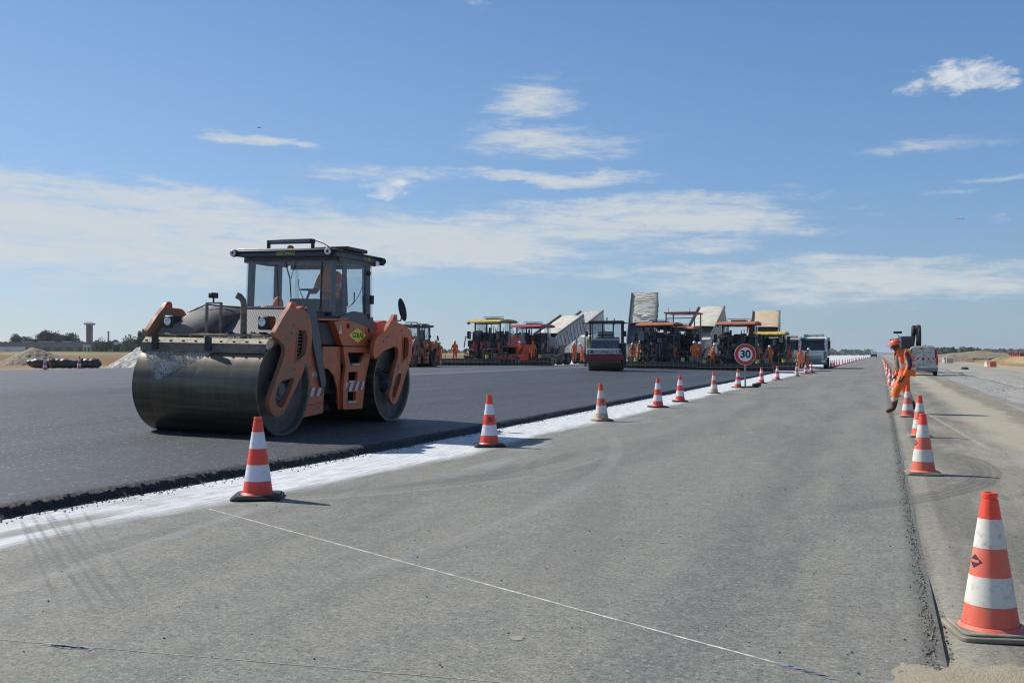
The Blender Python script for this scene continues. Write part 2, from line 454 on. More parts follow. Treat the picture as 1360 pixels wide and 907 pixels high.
FACE_MINUS_Y = Matrix.Rotation(rad(90), 4, 'X')                                    # text read from -Y
FACE_PLUS_X = Matrix.Rotation(rad(90), 4, 'Z') @ Matrix.Rotation(rad(90), 4, 'X')   # text read from +X

def crown(u, v=0):
    """height of the runway formation over the old surface"""
    if u > -5.4: return 0.0
    if u > -26: return (-5.4 - u) * 0.02 
    if u > -50: return 0.412 - (-26 - u) * 0.004
    return 0.316
HAZE = 0.00012
TH = 0.10                                   # thickness of the fresh asphalt
def at(px, Z):
    X = (px - 680) / 1322 * Z
    return X * cos(YAW) - Z * sin(YAW), X * sin(YAW) + Z * cos(YAW)
def on_u(px, u):
    X = (px - 680) / 1322
    return u / (X * cos(YAW) - sin(YAW)) * (X * sin(YAW) + cos(YAW))
def on_z(px, py, z=0.0):
    t = (CAM_H - z) * 1322 / (py - 471)
    return at(px, t)
# ------------------------------------------------------------------ ground materials
def seg_dist(t, u, v, p, q):
    """distance of (u, v) to the line through p-q and the position along it (0..1)"""
    dx_, dy_ = q[0] - p[0], q[1] - p[1]; L = math.hypot(dx_, dy_)
    a = t.sub(u, p[0]); b = t.sub(v, p[1])
    al = t.div(t.add(t.mul(a, dx_ / L), t.mul(b, dy_ / L)), L)
    ds = t.add(t.mul(a, -dy_ / L), t.mul(b, dx_ / L))
    return ds, al
def window_(t, x, lo, hi, soft):
    return t.mul(t.smooth(x, lo, lo + soft), t.smooth(x, hi, hi - soft))

def build_old_surface():
    m, t, b = newmat('old_surface')
    tc = t.n.new('ShaderNodeTexCoord'); P = tc.outputs['Object']; u, v, z = t.sep(P)
    P2 = t.comb(u, v, 0)
    big = t.smooth(t.noise(t.scale(P2, (.75, .09, 1)), 1.0, 6, .6, .8), .34, .66)
    mid = t.noise(t.scale(P2, (1.3, .30, 1)), 1.0, 7, .68, .9)
    grain = t.noise(P2, 75, 3, .75)
    g2 = t.noise(P2, 210, 2, .7)
    cell = t.voro(P2, 95)
    base = t.mix(big, (.130, .132, .126), (.215, .213, .195))
    base = t.mix(t.smooth(mid, .35, .7), base, (.225, .22, .195))
    # warm beige wear near the seam and near the camera
    base = t.mix(t.mul(t.smooth(mid, .45, .75), .5), base, (.26, .245, .205))
    # dark bluish wheel lanes running along the road
    lane = t.add(window_(t, u, -3.7, -2.5, .6), window_(t, u, -1.5, -.5, .5))
    lane = t.mul(lane, t.smooth(t.noise(t.scale(P2, (1.1, .05, 1)), 1.0, 4, .6), .35, .65))
    base = t.mix(t.mul(lane, .55), base, (.115, .120, .124))
    # grain: dark pits and pale stones
    g3 = t.noise(P2, 30, 6, .9)
    base = t.mix(t.smooth(t.noise(P2, 6, 8, .8), .40, .62), t.mix(.22, base, (.08, .08, .075)), t.mix(.14, base, (.40, .38, .33)))
    base = t.mix(t.mul(t.smooth(g3, .47, .39), .82), base, (.03, .03, .028))
    base = t.mix(t.mul(t.smooth(g3, .54, .62), .60), base, (.48, .46, .40))
    base = t.mix(t.mul(t.smooth(grain, .47, .38), .70), base, (.05, .05, .045))
    base = t.mix(t.mul(t.smooth(g2, .56, .72), .5), base, (.42, .40, .36))
    base = t.mix(t.mul(t.smooth(cell, .30, .12), .25), base, (.36, .35, .31))
    base = t.mix(1.0, base, (.98, .985, .945), 'MULTIPLY')
    # tyre marks: curved scuffs with tread
    for c, R, w, a0, a1, s in (((-0.9, 16.2), 7.0, .17, -10, 7.6 + 6, .8),):
        pass
    def arc(cx, cy, R, w, vlo, vhi, ulo, uhi, s, tread=60, col=(.085, .085, .085)):
        nonlocal base
        du = t.sub(u, cx); dv = t.sub(v, cy)
        d = t.sub(t.m('SQRT', t.add(t.mul(du, du), t.mul(dv, dv))), R)
        k = t.smooth(t.m('ABSOLUTE', d), w, w * .55)
        k = t.mul(k, window_(t, v, vlo, vhi, .8)); k = t.mul(k, window_(t, u, ulo, uhi, .25))
        tr = t.smooth(t.m('SINE', t.mul(d, tread)), -.6, .3, .45, 1.0)
        k = t.mul(t.mul(k, tr), t.smooth(mid, .2, .6, .4, 1.0))
        base = t.mix(t.mul(k, s), base, col)
    arc(-9.94, 12.0, 6.1, .16, 6.6, 13.6, -6, -3.5, .42, 45)
    arc(-9.5, 12.0, 6.1, .05, 6.0, 13.0, -6, -3.0, .3, 1, col=(.36, .35, .33))
    arc(-11.5, 15.0, 9.0, .26, 5.6, 14.0, -6, -2.2, .22, 1)
    arc(-30, 2.0, 28.4, .30, 5, 40.0, -3.6, -1.2, .22, 1)
    arc(-26, 8.0, 23.2, .12, 5, 40.0, -4.2, -1.2, .22, 1, col=(.34, .335, .31))
    base = road_scuff(t, u, v, base, mid, .45)
    # chalk-white primed strip and primed formation, with feathered worn edges
    n = t.noise(t.scale(P2, (1.2, .35, 1)), 1.0, 7, .7)
    edge = t.add(t.smooth(v, 4.5, 12.5, -5.72, -5.28), t.mul(t.sub(n, .5), .95))
    wm = t.smooth(u, t.add(edge, .22), t.sub(edge, .16))
    fib = t.noise(t.scale(P2, (22, 1.6, 1)), 1.0, 7, .78)
    wm2 = t.mul(wm, t.smooth(fib, .30, .56, .50, 1.0))
    gap = t.mul(t.smooth(t.m('ABSOLUTE', t.add(u, t.add(6.02, t.mul(t.sub(mid, .5), .3)))), .16, .05), t.smooth(v, 7.2, 6.2))
    wm2 = t.mul(wm2, t.sub(1.0, t.mul(gap, .75)))
    tread = t.mul(window_(t, v, 5.4, 8.4, .8), t.smooth(t.noise(t.scale(P2, (2, 2, 1)), 1.0, 5, .7), .42, .58, .15, 1))
    wm2 = t.mul(wm2, t.sub(1.0, t.mul(tread, .35)))
    white = t.mix(t.smooth(fib, .3, .7), (.50, .52, .52), (.70, .72, .715))
    pits = t.smooth(grain, .42, .32)
    white = t.mix(t.mul(pits, .55), white, (.16, .16, .16))
    base = t.mix(wm2, base, white)
    # straight tread tracks crossing the white strip at the lower left
    for p, q, w, s in (((-6.6, 6.35), (-3.7, 4.0), .022, .42), ((-6.6, 6.52), (-3.6, 4.12), .026, .40), ((-6.5, 6.15), (-4.0, 4.05), .02, .38), ((-6.4, 6.7), (-3.7, 4.35), .022, .32), ((-6.55, 6.44), (-3.65, 4.06), .018, .4), ((-6.3, 6.0), (-4.6, 4.7), .02, .3), ((-6.5, 6.6), (-4.4, 4.8), .02, .3)):
        ds, al = seg_dist(t, u, v, p, q)
        k = t.mul(t.smooth(t.m('ABSOLUTE', ds), w, w * .4), window_(t, al, 0, 1, .12))
        base = t.mix(t.mul(t.mul(k, s), t.smooth(t.noise(P2, 7, 4), .30, .46, .35, 1.0)), base, (.09, .09, .088))
    # pale smear of chalk dust trailing off the strip
    dust = t.mul(t.smooth(t.noise(t.scale(P2, (.9, .18, 1)), 1.0, 6, .65, .8), .52, .72), t.smooth(u, -2.0, -5.4))
    base = t.mix(t.mul(dust, .42), base, (.42, .42, .40))
    # broken dark margin against the seam at the right
    sn = t.mul(t.sub(t.noise(t.scale(P2, (1.5, 1.5, 1)), 1.0, 5, .7), .5), .10)
    sm = t.mul(t.smooth(t.add(u, sn), .12, .20), t.smooth(t.noise(t.scale(P2, (16, 9, 1)), 1.0, 6, .8), .34, .54))
    base = t.mix(t.mul(sm, .6), base, (.085, .082, .072))
    t.put(b.inputs['Base Color'], base)
    b.inputs['Roughness'].default_value = .82
    b.inputs['Specular IOR Level'].default_value = .35
    h = t.add(t.mul(grain, .6), t.mul(cell, .5))
    t.l.new(t.bump(h, .30, .006), b.inputs['Normal'])
    return m
def road_scuff(t, u, v, base, mid, s=.5):
    du = t.sub(u, -4.33); dv = t.sub(v, 12.82); d = t.sub(t.m('SQRT', t.add(t.mul(du, du), t.mul(dv, dv))), 5.47)
    k = t.mul(t.smooth(t.m('ABSOLUTE', d), .19, .12), t.mul(t.smooth(v, 8.4, 9.4), t.mul(t.smooth(v, 14.8, 14.3), t.smooth(u, -.9, -.1))))
    k = t.mul(k, t.smooth(t.m('SINE', t.mul(d, 70)), -.6, .4, .55, 1.0))
    return t.mix(t.mul(t.mul(k, s), t.smooth(mid, .2, .6, .55, 1.0)), base, (.085, .085, .082))
def build_fresh():
    m, t, b = newmat('fresh_asphalt')
    tc = t.n.new('ShaderNodeTexCoord'); P = tc.outputs['Object']; u, v, z = t.sep(P)
    P2 = P
    cell = t.voro(P2, 40, out='Color'); cr, cg, cb = t.sep(cell)
    g = t.noise(P2, 70, 5, .85)
    lane = t.noise(t.scale(P2, (.35, .012, 1)), 1.0, 4, .6)
    k = t.smooth(cr, .35, 1.0)
    base = t.mix(k, (.006, .0085, .011), (.068, .075, .086))
    base = t.mix(t.smooth(cg, .965, .985), base, (.40, .41, .42))  # bright cells paint the sparkle of stone facets into the colour
    base = t.mix(t.mul(t.smooth(g, .58, .66), .7), base, (.30, .31, .32))
    base = t.mix(t.smooth(g, .46, .36), base, (.006, .006, .008))
    # older, greyer lanes towards the crown, and the pale joint between lanes
    base = t.mix(t.mul(t.smooth(lane, .38, .62), .5), base, (.062, .068, .077))
    jt = t.mul(t.smooth(t.m('ABSOLUTE', t.add(u, 20.7)), .8, .25), t.smooth(v, 20, 30))
    base = t.mix(t.mul(jt, .55), base, (.17, .17, .17))
    base = t.mix(t.smooth(u, -19, -23, 0, .5), base, (.11, .112, .12))
    wet = t.smooth(t.noise(t.scale(P2, (.6, .08, 1)), 1.0, 4, .6), .4, .65)
    t.put(b.inputs['Base Color'], base)
    t.put(b.inputs['Roughness'], t.sub(.62, t.mul(wet, .10)))
    b.inputs['Specular IOR Level'].default_value = .5
    t.l.new(t.bump(t.add(t.mul(cr, .7), g), .8, .012), b.inputs['Normal'])
    return m
def build_raw():
    m, t, b = newmat('raw_asphalt')
    tc = t.n.new('ShaderNodeTexCoord'); P = tc.outputs['Object']
    g = t.noise(P, 60, 5, .85)
    base = t.mix(t.smooth(g, .58, .66), (.010, .010, .011), (.16, .16, .17))  # dark loose asphalt, deepened for the edge's shade; pale specks paint its glints
    t.put(b.inputs['Base Color'], base); b.inputs['Roughness'].default_value = .6
    t.l.new(t.bump(g, 1.0, .02), b.inputs['Normal'])
build_raw()
def build_shoulder():
    m, t, b = newmat('shoulder_surface')
    tc = t.n.new('ShaderNodeTexCoord'); P = tc.outputs['Object']; u, v, z = t.sep(P); P2 = t.comb(u, v, 0)
    big = t.noise(t.scale(P2, (1.0, .22, 1)), 1.0, 7, .65, .4)
    blot = t.noise(t.scale(P2, (2.4, .9, 1)), 1.0, 6, .7, 1.2)
    grain = t.noise(P2, 80, 3, .75); g2 = t.noise(P2, 16, 5, .75)
    base = t.mix(t.smooth(big, .35, .68), (.155, .152, .138), (.30, .28, .235))
    base = t.mix(t.mul(t.smooth(blot, .56, .70), .75), base, (.38, .34, .26))
    base = t.mix(t.mul(t.smooth(blot, .46, .34), .65), base, (.125, .128, .122))
    wav = t.mul(t.sub(t.noise(t.scale(P2, (.5, .25, 1)), 1.0, 4, .6), .5), 1.1)
    uu = t.add(u, wav)
    pale = t.mul(t.smooth(uu, 1.35, 1.9), t.smooth(uu, 2.65, 2.45))
    base = t.mix(t.mul(pale, .75), base, (.43, .39, .31))
    brown = t.mul(t.smooth(uu, 2.35, 2.75), t.smooth(uu, 3.4, 3.0))
    base = t.mix(t.mul(brown, t.mul(t.smooth(blot, .3, .6), .75)), base, (.27, .23, .165))
    # pale worn ridge right beside the seam
    rg = t.mul(t.smooth(t.m('ABSOLUTE', t.sub(u, t.add(.36, t.mul(wav, .05)))), .10, .04), t.smooth(g2, .3, .55))
    base = t.mix(t.mul(rg, .5), base, (.36, .34, .29))
    base = road_scuff(t, u, v, base, blot, .6)
    # slanting joint line in the old slab
    ds, al = seg_dist(t, u, v, (.7, 29.5), (1.45, 15.0))
    k = t.mul(t.smooth(t.m('ABSOLUTE', ds), .06, .02), window_(t, al, 0, 1, .1))
    base = t.mix(t.mul(k, .6), base, (.40, .38, .33))
    g3 = t.noise(P2, 30, 5, .8); fl = t.noise(t.scale(P2, (5, 3, 1)), 1.0, 7, .8)
    base = t.mix(t.mul(t.smooth(fl, .60, .66), .6), base, (.46, .39, .27))
    base = t.mix(t.mul(t.smooth(fl, .40, .34), .5), base, (.10, .10, .095))
    base = t.mix(t.mul(t.smooth(g3, .47, .35), .7), base, (.05, .048, .042))
    base = t.mix(t.mul(t.smooth(g3, .55, .66), .5), base, (.48, .45, .37))
    base = t.mix(t.mul(t.smooth(grain, .46, .36), .55), base, (.06, .058, .05))
    base = t.mix(t.mul(t.smooth(grain, .56, .68), .4), base, (.42, .39, .33))
    base = t.mix(1.0, base, (1.0, .985, .93), 'MULTIPLY')
    t.put(b.inputs['Base Color'], base); b.inputs['Roughness'].default_value = .9
    b.inputs['Specular IOR Level'].default_value = .2
    t.l.new(t.bump(t.add(grain, t.mul(g2, .8)), .35, .008), b.inputs['Normal'])
    return m
def build_gravel():
    m, t, b = newmat('gravel_surface')
    tc = t.n.new('ShaderNodeTexCoord'); P = tc.outputs['Object']; u, v, z = t.sep(P); P2 = t.comb(u, v, 0)
    c = t.voro(P2, 22, out='Color'); cr, cg, cb = t.sep(c)
    big = t.noise(t.scale(P2, (.5, .05, 1)), 1.0, 6, .6, .4)
    n = t.noise(P2, 3.5, 6, .7)
    grv = t.mix(cr, (.17, .165, .15), (.46, .45, .42))
    dirt = t.mix(n, (.30, .27, .21), (.42, .385, .30))
    wav = t.mul(t.sub(t.noise(t.scale(P2, (.3, .06, 1)), 1.0, 5, .6), .5), 1.2)
    uu = t.add(u, wav)
    base = t.mix(t.smooth(uu, 5.6, 6.2), grv, t.mix(.5, dirt, grv))
    base = t.mix(t.mul(t.smooth(big, .5, .7), .5), base, (.44, .40, .31))
    for c0, w, s in ((5.5, .16, .75), (9.5, .25, .35), (3.35, .25, .4)):
        base = t.mix(t.mul(t.smooth(t.m('ABSOLUTE', t.sub(uu, c0)), w, w * .3), s), base, (.115, .105, .085))
    base = t.mix(t.mul(t.smooth(uu, 10, 13), .8), base, (.43, .345, .22))
    t.put(b.inputs['Base Color'], base); b.inputs['Roughness'].default_value = .95
    b.inputs['Specular IOR Level'].default_value = .15
    t.l.new(t.bump(t.add(cr, n), .7, .03), b.inputs['Normal'])
    return m
def build_field():
    m, t, b = newmat('field_surface')
    tc = t.n.new('ShaderNodeTexCoord'); P = tc.outputs['Object']; u, v, z = t.sep(P); P2 = t.comb(u, v, 0)
    n = t.noise(t.scale(P2, (.05, .05, 1)), 1.0, 6, .6); n2 = t.noise(t.scale(P2, (.010, .016, 1)), 1.0, 5, .6, .5)
    f = t.noise(P2, 1.2, 6, .75)
    earth = t.mix(f, (.20, .125, .065), (.34, .24, .13))
    straw = t.mix(f, (.30, .215, .11), (.42, .32, .175))
    grass = t.mix(f, (.085, .105, .03), (.20, .19, .075))
    base = t.mix(t.smooth(n2, .42, .56), earth, straw)
    base = t.mix(t.smooth(n, .50, .64), base, grass)
    # left of the runway: a band of bare brown earth before the green strip in front of the hangars
    br = t.mul(t.smooth(u, -66, -74), t.smooth(u, -210, -170))
    base = t.mix(t.mul(br, .8), base, t.mix(f, (.15, .085, .042), (.235, .145, .075)))
    gr = t.smooth(u, -205, -235)
    base = t.mix(t.mul(gr, .85), base, t.mix(f, (.12, .13, .045), (.24, .21, .10)))
    nearl = t.mul(t.smooth(u, -48, -50), t.smooth(u, -64, -58))
    base = t.mix(t.mul(nearl, .8), base, (.40, .36, .28))
    t.put(b.inputs['Base Color'], base); b.inputs['Roughness'].default_value = .95
    b.inputs['Specular IOR Level'].default_value = .1
    t.l.new(t.bump(f, .6, .3), b.inputs['Normal'])
    return m
build_old_surface(); build_fresh(); build_shoulder(); build_gravel(); build_field()

# ------------------------------------------------------------------ ground geometry
def sst(x, a, b):
    x = min(1, max(0, (x - a) / (b - a))); return x * x * (3 - 2 * x)
def terrain(u, v):
    if u < -50:
        z = .24 + 2.3 * sst(-u, 60, 330) + 1.0 * sst(-u, 400, 1500)
        if -u > 62: z += .18 * noise.noise((u * .07, v * .07, 3)) + .12 * noise.noise((u * .3, v * .3, 5))
        return z
    if u > 14.6:
        z = -.02 + 3.4 * sst(u, 20, 150) + .6 * sst(u, 150, 900)
        z += (.30 * noise.noise((u * .05, v * .025, 1)) + .12 * noise.noise((u * .2, v * .1, 2))) * sst(u, 15, 30)
        return z
    return -.35
def breaks(spec):
    r = [spec[0][0]]
    for a, b_, n in spec: r += [a + (b_ - a) * (i + 1) / n for i in range(n)]
    return r
us = breaks([(-9000, -2000, 4), (-2000, -400, 10), (-400, -60, 60), (-60, -50.05, 4), (-50.05, -50, 1), (-50, 14.6, 1), (14.6, 14.65, 1), (14.65, 60, 30), (60, 200, 24), (200, 2000, 12), (2000, 9000, 4)])
vs_ = breaks([(-300, 0, 6), (0, 200, 90), (200, 600, 60), (600, 2000, 20), (2000, 9000, 8)])
mb = MB(); mb.grid(lambda i, j: (us[i], vs_[j], terrain(us[i], vs_[j])), len(us) - 1, len(vs_) - 1)
tag(mb.build('ground', 'field_surface', smooth=60), None, None, kind='structure')
us = [-50, -45, -38, -32, -26, -20, -14, -9, -6.6, -5.9, -5.4, -4, -2, 0, .26]
vs_ = breaks([(-14, 60, 20), (60, 300, 12), (300, 2600, 10)])
mb = MB(); mb.grid(lambda i, j: (us[i], vs_[j], crown(us[i])), len(us) - 1, len(vs_) - 1)
tag(mb.build('old_road_surface', 'old_surface'), None, None, kind='structure')
# shoulder slab: starts a finger below the road and heaves a little
us = [.26, .29, .33, .40, .6, 1, 1.6, 2.2, 3.2]
vs_ = breaks([(-14, 0, 4), (0, 30, 120), (30, 300, 20), (300, 2600, 10)])
mb = MB()
def shz(u, v):
    a = [-.022, -.018, -.004, -.004][min(3, us.index(u))] * max(0.0, min(1, (6.6 - v)) if v > 5.6 else 1)
    return a + .012 * noise.noise((u * 2, v * .7, 0)) * (1 if u > .3 else .4) - (.02 if u > 1.9 else 0) * sst(u, 1.9, 3)
mb.grid(lambda i, j: (us[i] + (0.03 * noise.noise((0, vs_[j] * 1.7, 4)) if 0 < i < 4 else 0), vs_[j], shz(us[i], vs_[j])), len(us) - 1, len(vs_) - 1)
tag(mb.build('shoulder', 'shoulder_surface', smooth=60), None, None, kind='structure')
us = breaks([(3.2, 6.5, 24), (6.5, 14.62, 20)])
vs_ = breaks([(-14, 0, 2), (0, 60, 160), (60, 300, 60), (300, 2600, 10)])
mb = MB(); mb.grid(lambda i, j: (us[i], vs_[j], -.024 + (.03 * noise.noise((us[i] * 3, vs_[j] * 1.2, 7)) + .05 * noise.noise((us[i] * .7, vs_[j] * .2, 9)) - .06 * math.exp(-((us[i] - 5.5) / .18) ** 2)) * sst(us[i], 3.2, 3.8)), len(us) - 1, len(vs_) - 1)
tag(mb.build('gravel_track', 'gravel_surface', smooth=60), None, None, kind='structure')

# fresh asphalt mat, 10 cm thick, with a ragged raw edge on the camera side
V_END = 75.4
def edge_u(v): return -6.62 + .20 * sst(v, 5, 13) - .26 * sst(v, 14, 42) - .45 * sst(v, 42, 80) + .035 * noise.noise((v * .9, 0, 0)) + .02 * noise.noise((v * 3.1, 5, 0))
us = [-49, -45, -38, -32, -26, -20, -14, -10, -8]
vs_ = breaks([(-14, 3, 10), (3, V_END, 120)])
mb = MB(); n_ = len(us)
mb.grid(lambda i, j: ((us[i] if i < n_ else edge_u(vs_[j]) - .30), vs_[j], crown(us[i] if i < n_ else edge_u(vs_[j]) - .30) + TH), n_, len(vs_) - 1)
# front skirt at the pavers' end
for i in range(n_ - 1):
    a, b_ = us[i], us[i + 1]
    mb._add([(a, V_END, crown(a)), (b_, V_END, crown(b_)), (b_, V_END, crown(b_) + TH), (a, V_END, crown(a) + TH)], [(0, 1, 2, 3)])
asp = tag(mb.build('fresh_asphalt', 'fresh_asphalt', smooth=60), None, None, kind='structure')
mb = MB()
def edge_profile(v, k):
    e = edge_u(v); c = crown(e)
    base = [(-.60, TH - .002), (-.50, TH + .0025), (-.17, TH + .002), (-.11, TH), (-.06, TH - .004), (-.025, TH - .018), (-.005, TH * .66), (.010, TH * .42), (.03, TH * .2), (.055, TH * .06), (.09, -.012)][k]
    du, dz = base; c = crown(e + min(0, du))
    if 1 < k < 10:
        q = Vector((v * 1.0, k * .03, 0)); s = (.05, .3, .8, 1, 1, 1, 1, .9)[min(7, k - 2)]
        du += s * (.020 * noise.noise(q * 14) + .014 * noise.noise(q * 37) + .022 * noise.noise(Vector((v * 2.2, 3, k * .02))))
        dz += s * (.010 * noise.noise(q * 21 + Vector((9, 0, 0))) + .007 * noise.noise(q * 47))
    return (e + du, v, c + dz)
vsE = breaks([(-14, 3, 40), (3, 18, 1250), (18, 36, 700), (36, V_END, 500)])
mb.grid(lambda i, j: edge_profile(vsE[j], 10 - i), 10, len(vsE) - 1)
mb.mi = [1 if 0 <= (k % 10) <= 5 else 0 for k in range(len(mb.f))]
o = mb.build('fresh_asphalt_edge', ['fresh_asphalt', 'raw_asphalt'], smooth=28)
o.parent = asp
# loose lumps of asphalt along the foot of the edge (nobody could count them)
mat('seam_stone', (.20, .19, .165), .9, 0, .7, 30)
def crumbs(name, n, pos, size, mat_, label, seed=1):
    rnd = random.Random(seed); mb = MB()
    for _ in range(n):
        x, y, z = pos(rnd); s = size(rnd); 
        pts = []
        for dz in (0, 1):
            for a in range(4):
                t = a * pi / 2 + rnd.uniform(-.5, .5); r = s * rnd.uniform(.6, 1.1) * (1 if dz == 0 else .7)
                pts.append((x + r * cos(t), y + r * sin(t), z + dz * s * rnd.uniform(.7, 1.2)))
        mb._add(pts, [(4, 5, 6, 7), (0, 1, 5, 4), (1, 2, 6, 5), (2, 3, 7, 6), (3, 0, 4, 7)])
    return tag(mb.build(name, mat_, smooth=0, normals=False), label, None, kind='stuff')
def p_edge(r):
    v = 4 + 34 * r.random() ** 1.6; e = edge_u(v) + abs(r.gauss(0, .10)) + .05
    return e, v, crown(e)
crumbs('asphalt_crumbs', 1600, p_edge, lambda r: r.uniform(.003, .012), 'black_stone', 'loose black crumbs at the foot of the fresh asphalt edge', 2)
def p_seam(r):
    v = 3.2 + 22 * r.random() ** 2.0; u = .25 + .02 * noise.noise((0, v * 2, 3)) - .02 - abs(r.gauss(0, .03)); return u, v, .001
crumbs('seam_gravel', 3000, p_seam, lambda r: .0022 + .008 * r.random() ** 2.5, 'seam_stone', 'grit and crumbs lying along the broken seam of the road', 3)
def p_seam2(r):
    v = 3.2 + 12 * r.random() ** 1.8; u = .28 + abs(r.gauss(0, .04)); return u, v, -.02
crumbs('seam_grit', 2200, p_seam2, lambda r: .003 + .009 * r.random() ** 2, 'seam_stone', 'grit lying in the open seam beside the shoulder', 6)
def p_road(r):
    v = 3 + 30 * r.random() ** 1.5; return r.uniform(-5.3, 3), v, .0 if r.random() < 1 else 0
crumbs('road_specks', 520, p_road, lambda r: r.uniform(.003, .008), 'black_stone', 'scattered black asphalt specks dropped on the old road', 4)
def p_gr(r):
    return r.uniform(3.4, 9), 14 + 60 * r.random() ** 1.4, -.03
crumbs('gravel_stones', 2600, p_gr, lambda r: r.uniform(.010, .03), 'stone', 'loose pale stones on the gravel track', 5)
# sand spilled over the seam in the near right corner
m, t, b = newmat('sand'); tc = t.n.new('ShaderNodeTexCoord'); P = tc.outputs['Object']
n = t.noise(P, 14, 7, .75); n2 = t.noise(P, 120, 3, .7)
t.put(b.inputs['Base Color'], t.mix(t.smooth(n2, .35, .65), t.mix(n, (.27, .22, .145), (.40, .34, .24)), (.48, .42, .31))); b.inputs['Roughness'].default_value = .95
t.l.new(t.bump(t.add(n, n2), .8, .02), b.inputs['Normal'])
mb = MB()
def sand(i, j):
    u = -.10 + i / 90 * 3.2; v = 2.6 + j / 60 * 2.6
    n = noise.noise((u * 3, v * 3, 0)) * .16 + noise.noise((u * 11, v * 11, 0)) * .06
    lim = 4.62 + .05 * u
    n += noise.noise((u * 26, v * 26, 2)) * .05; h = min((lim + n * 1.3 - v) * .09, (u - .10 + n) * .09, .016)
    return u, v, -.03 + max(-.01, h + .030) + .005 * noise.noise((u * 22, v * 22, 1)) + .005 * noise.noise((u * 50, v * 50, 1))
mb.grid(sand, 90, 60)
tag(mb.build('sand_spill', 'sand', smooth=60), 'patch of spilled yellow sand at the road seam', None, kind='stuff')

# ------------------------------------------------------------------ markings on the old road
m, t, b = newmat('chalk'); tc = t.n.new('ShaderNodeTexCoord'); P = tc.outputs['Object']
b.inputs['Roughness'].default_value = .9; t.put(b.inputs['Base Color'], t.mix(t.smooth(t.noise(P, 12, 6, .8), .40, .6), (.34, .33, .30), (.72, .70, .60)))
m, t, b = newmat('chalk_faint'); tc = t.n.new('ShaderNodeTexCoord'); P = tc.outputs['Object']
b.inputs['Roughness'].default_value = .9; t.put(b.inputs['Base Color'], t.mix(t.smooth(t.noise(P, 9, 6, .85), .5, .66), (.25, .245, .22), (.52, .50, .34)))
mat('blue_paint', (.20, .25, .36), .8, 0, .3, 20, (.20, .20, .19), .8, 14)
mat('yellow_mark', (.36, .33, .22), .9, 0, .2, 20, (.2, .2, .18), .8, 20)
def strip(name, p, q, w, mt, seed=0, n=160, z=.0014):
    p = Vector(p); q = Vector(q); d = (q - p).normalized(); nn = Vector((-d.y, d.x)); mb = MB()
    def P(i, j):
        s = p.lerp(q, i / n); k = .006 * noise.noise((i * .11, seed, 0)); ww = w * (1 + .45 * noise.noise((i * .7, seed, 5)))
        s = s + nn * (k + (j - .5) * ww); return (s.x, s.y, z)
    mb.grid(P, n, 1); return tag(mb.build(name, mt), None, None, kind='structure')
strip('painted_line', (-5.55, 7.22), (-.22, 4.33), .014, 'chalk', 1)
strip('painted_line', (-4.9, 3.44), (-1.1, 3.83), .009, 'chalk_faint', 2, z=.0018)
def smear(name, c, L, w, ang, mt, seed):
    mb = MB(); n = 90; pts = []
    for i in range(n):
        t_ = 2 * pi * i / n; r = 1 + .5 * noise.noise((cos(t_) * 1.5, sin(t_) * 1.5, seed)) + .7 * noise.noise((cos(t_) * 7, sin(t_) * 7, seed))
        x, y = cos(t_) * L * r, sin(t_) * w * r
        pts.append((c[0] + x * cos(ang) - y * sin(ang), c[1] + x * sin(ang) + y * cos(ang), .0022))
    mb._add(pts, [tuple(range(n))]); return tag(mb.build(name, mt), None, None, kind='structure')
for k_ in range(5): smear('paint_smear', on_z(72 + k_ * 11, 855.5 + k_ * 1.0), .05, .012 + .004 * (k_ % 3), .12, 'blue_paint', 1 + k_)
for k_ in range(5): smear('paint_smear', on_z(1040 + k_ * 14, 881 + k_ * 4), .045, .014 - .002 * (k_ % 3), -.42, 'blue_paint', 21 + k_)
smear('paint_mark', on_z(938, 669), .05, .035, 0, 'yellow_mark', 3)
smear('paint_mark', on_z(1006, 615), .06, .05, 0, 'yellow_mark', 4)
smear('paint_mark', on_z(998, 574), .07, .06, 0, 'yellow_mark', 5)
smear('paint_mark', on_z(685, 846), .045, .03, 0, 'yellow_mark', 6)
for i, (x, y) in enumerate([(1230, 670), (1195, 726), (1010, 700), (920, 650), (880, 720), (1120, 760)]):
    smear('paint_mark', on_z(x, y), .035, .015, .3, 'yellow_mark', 9 + i)
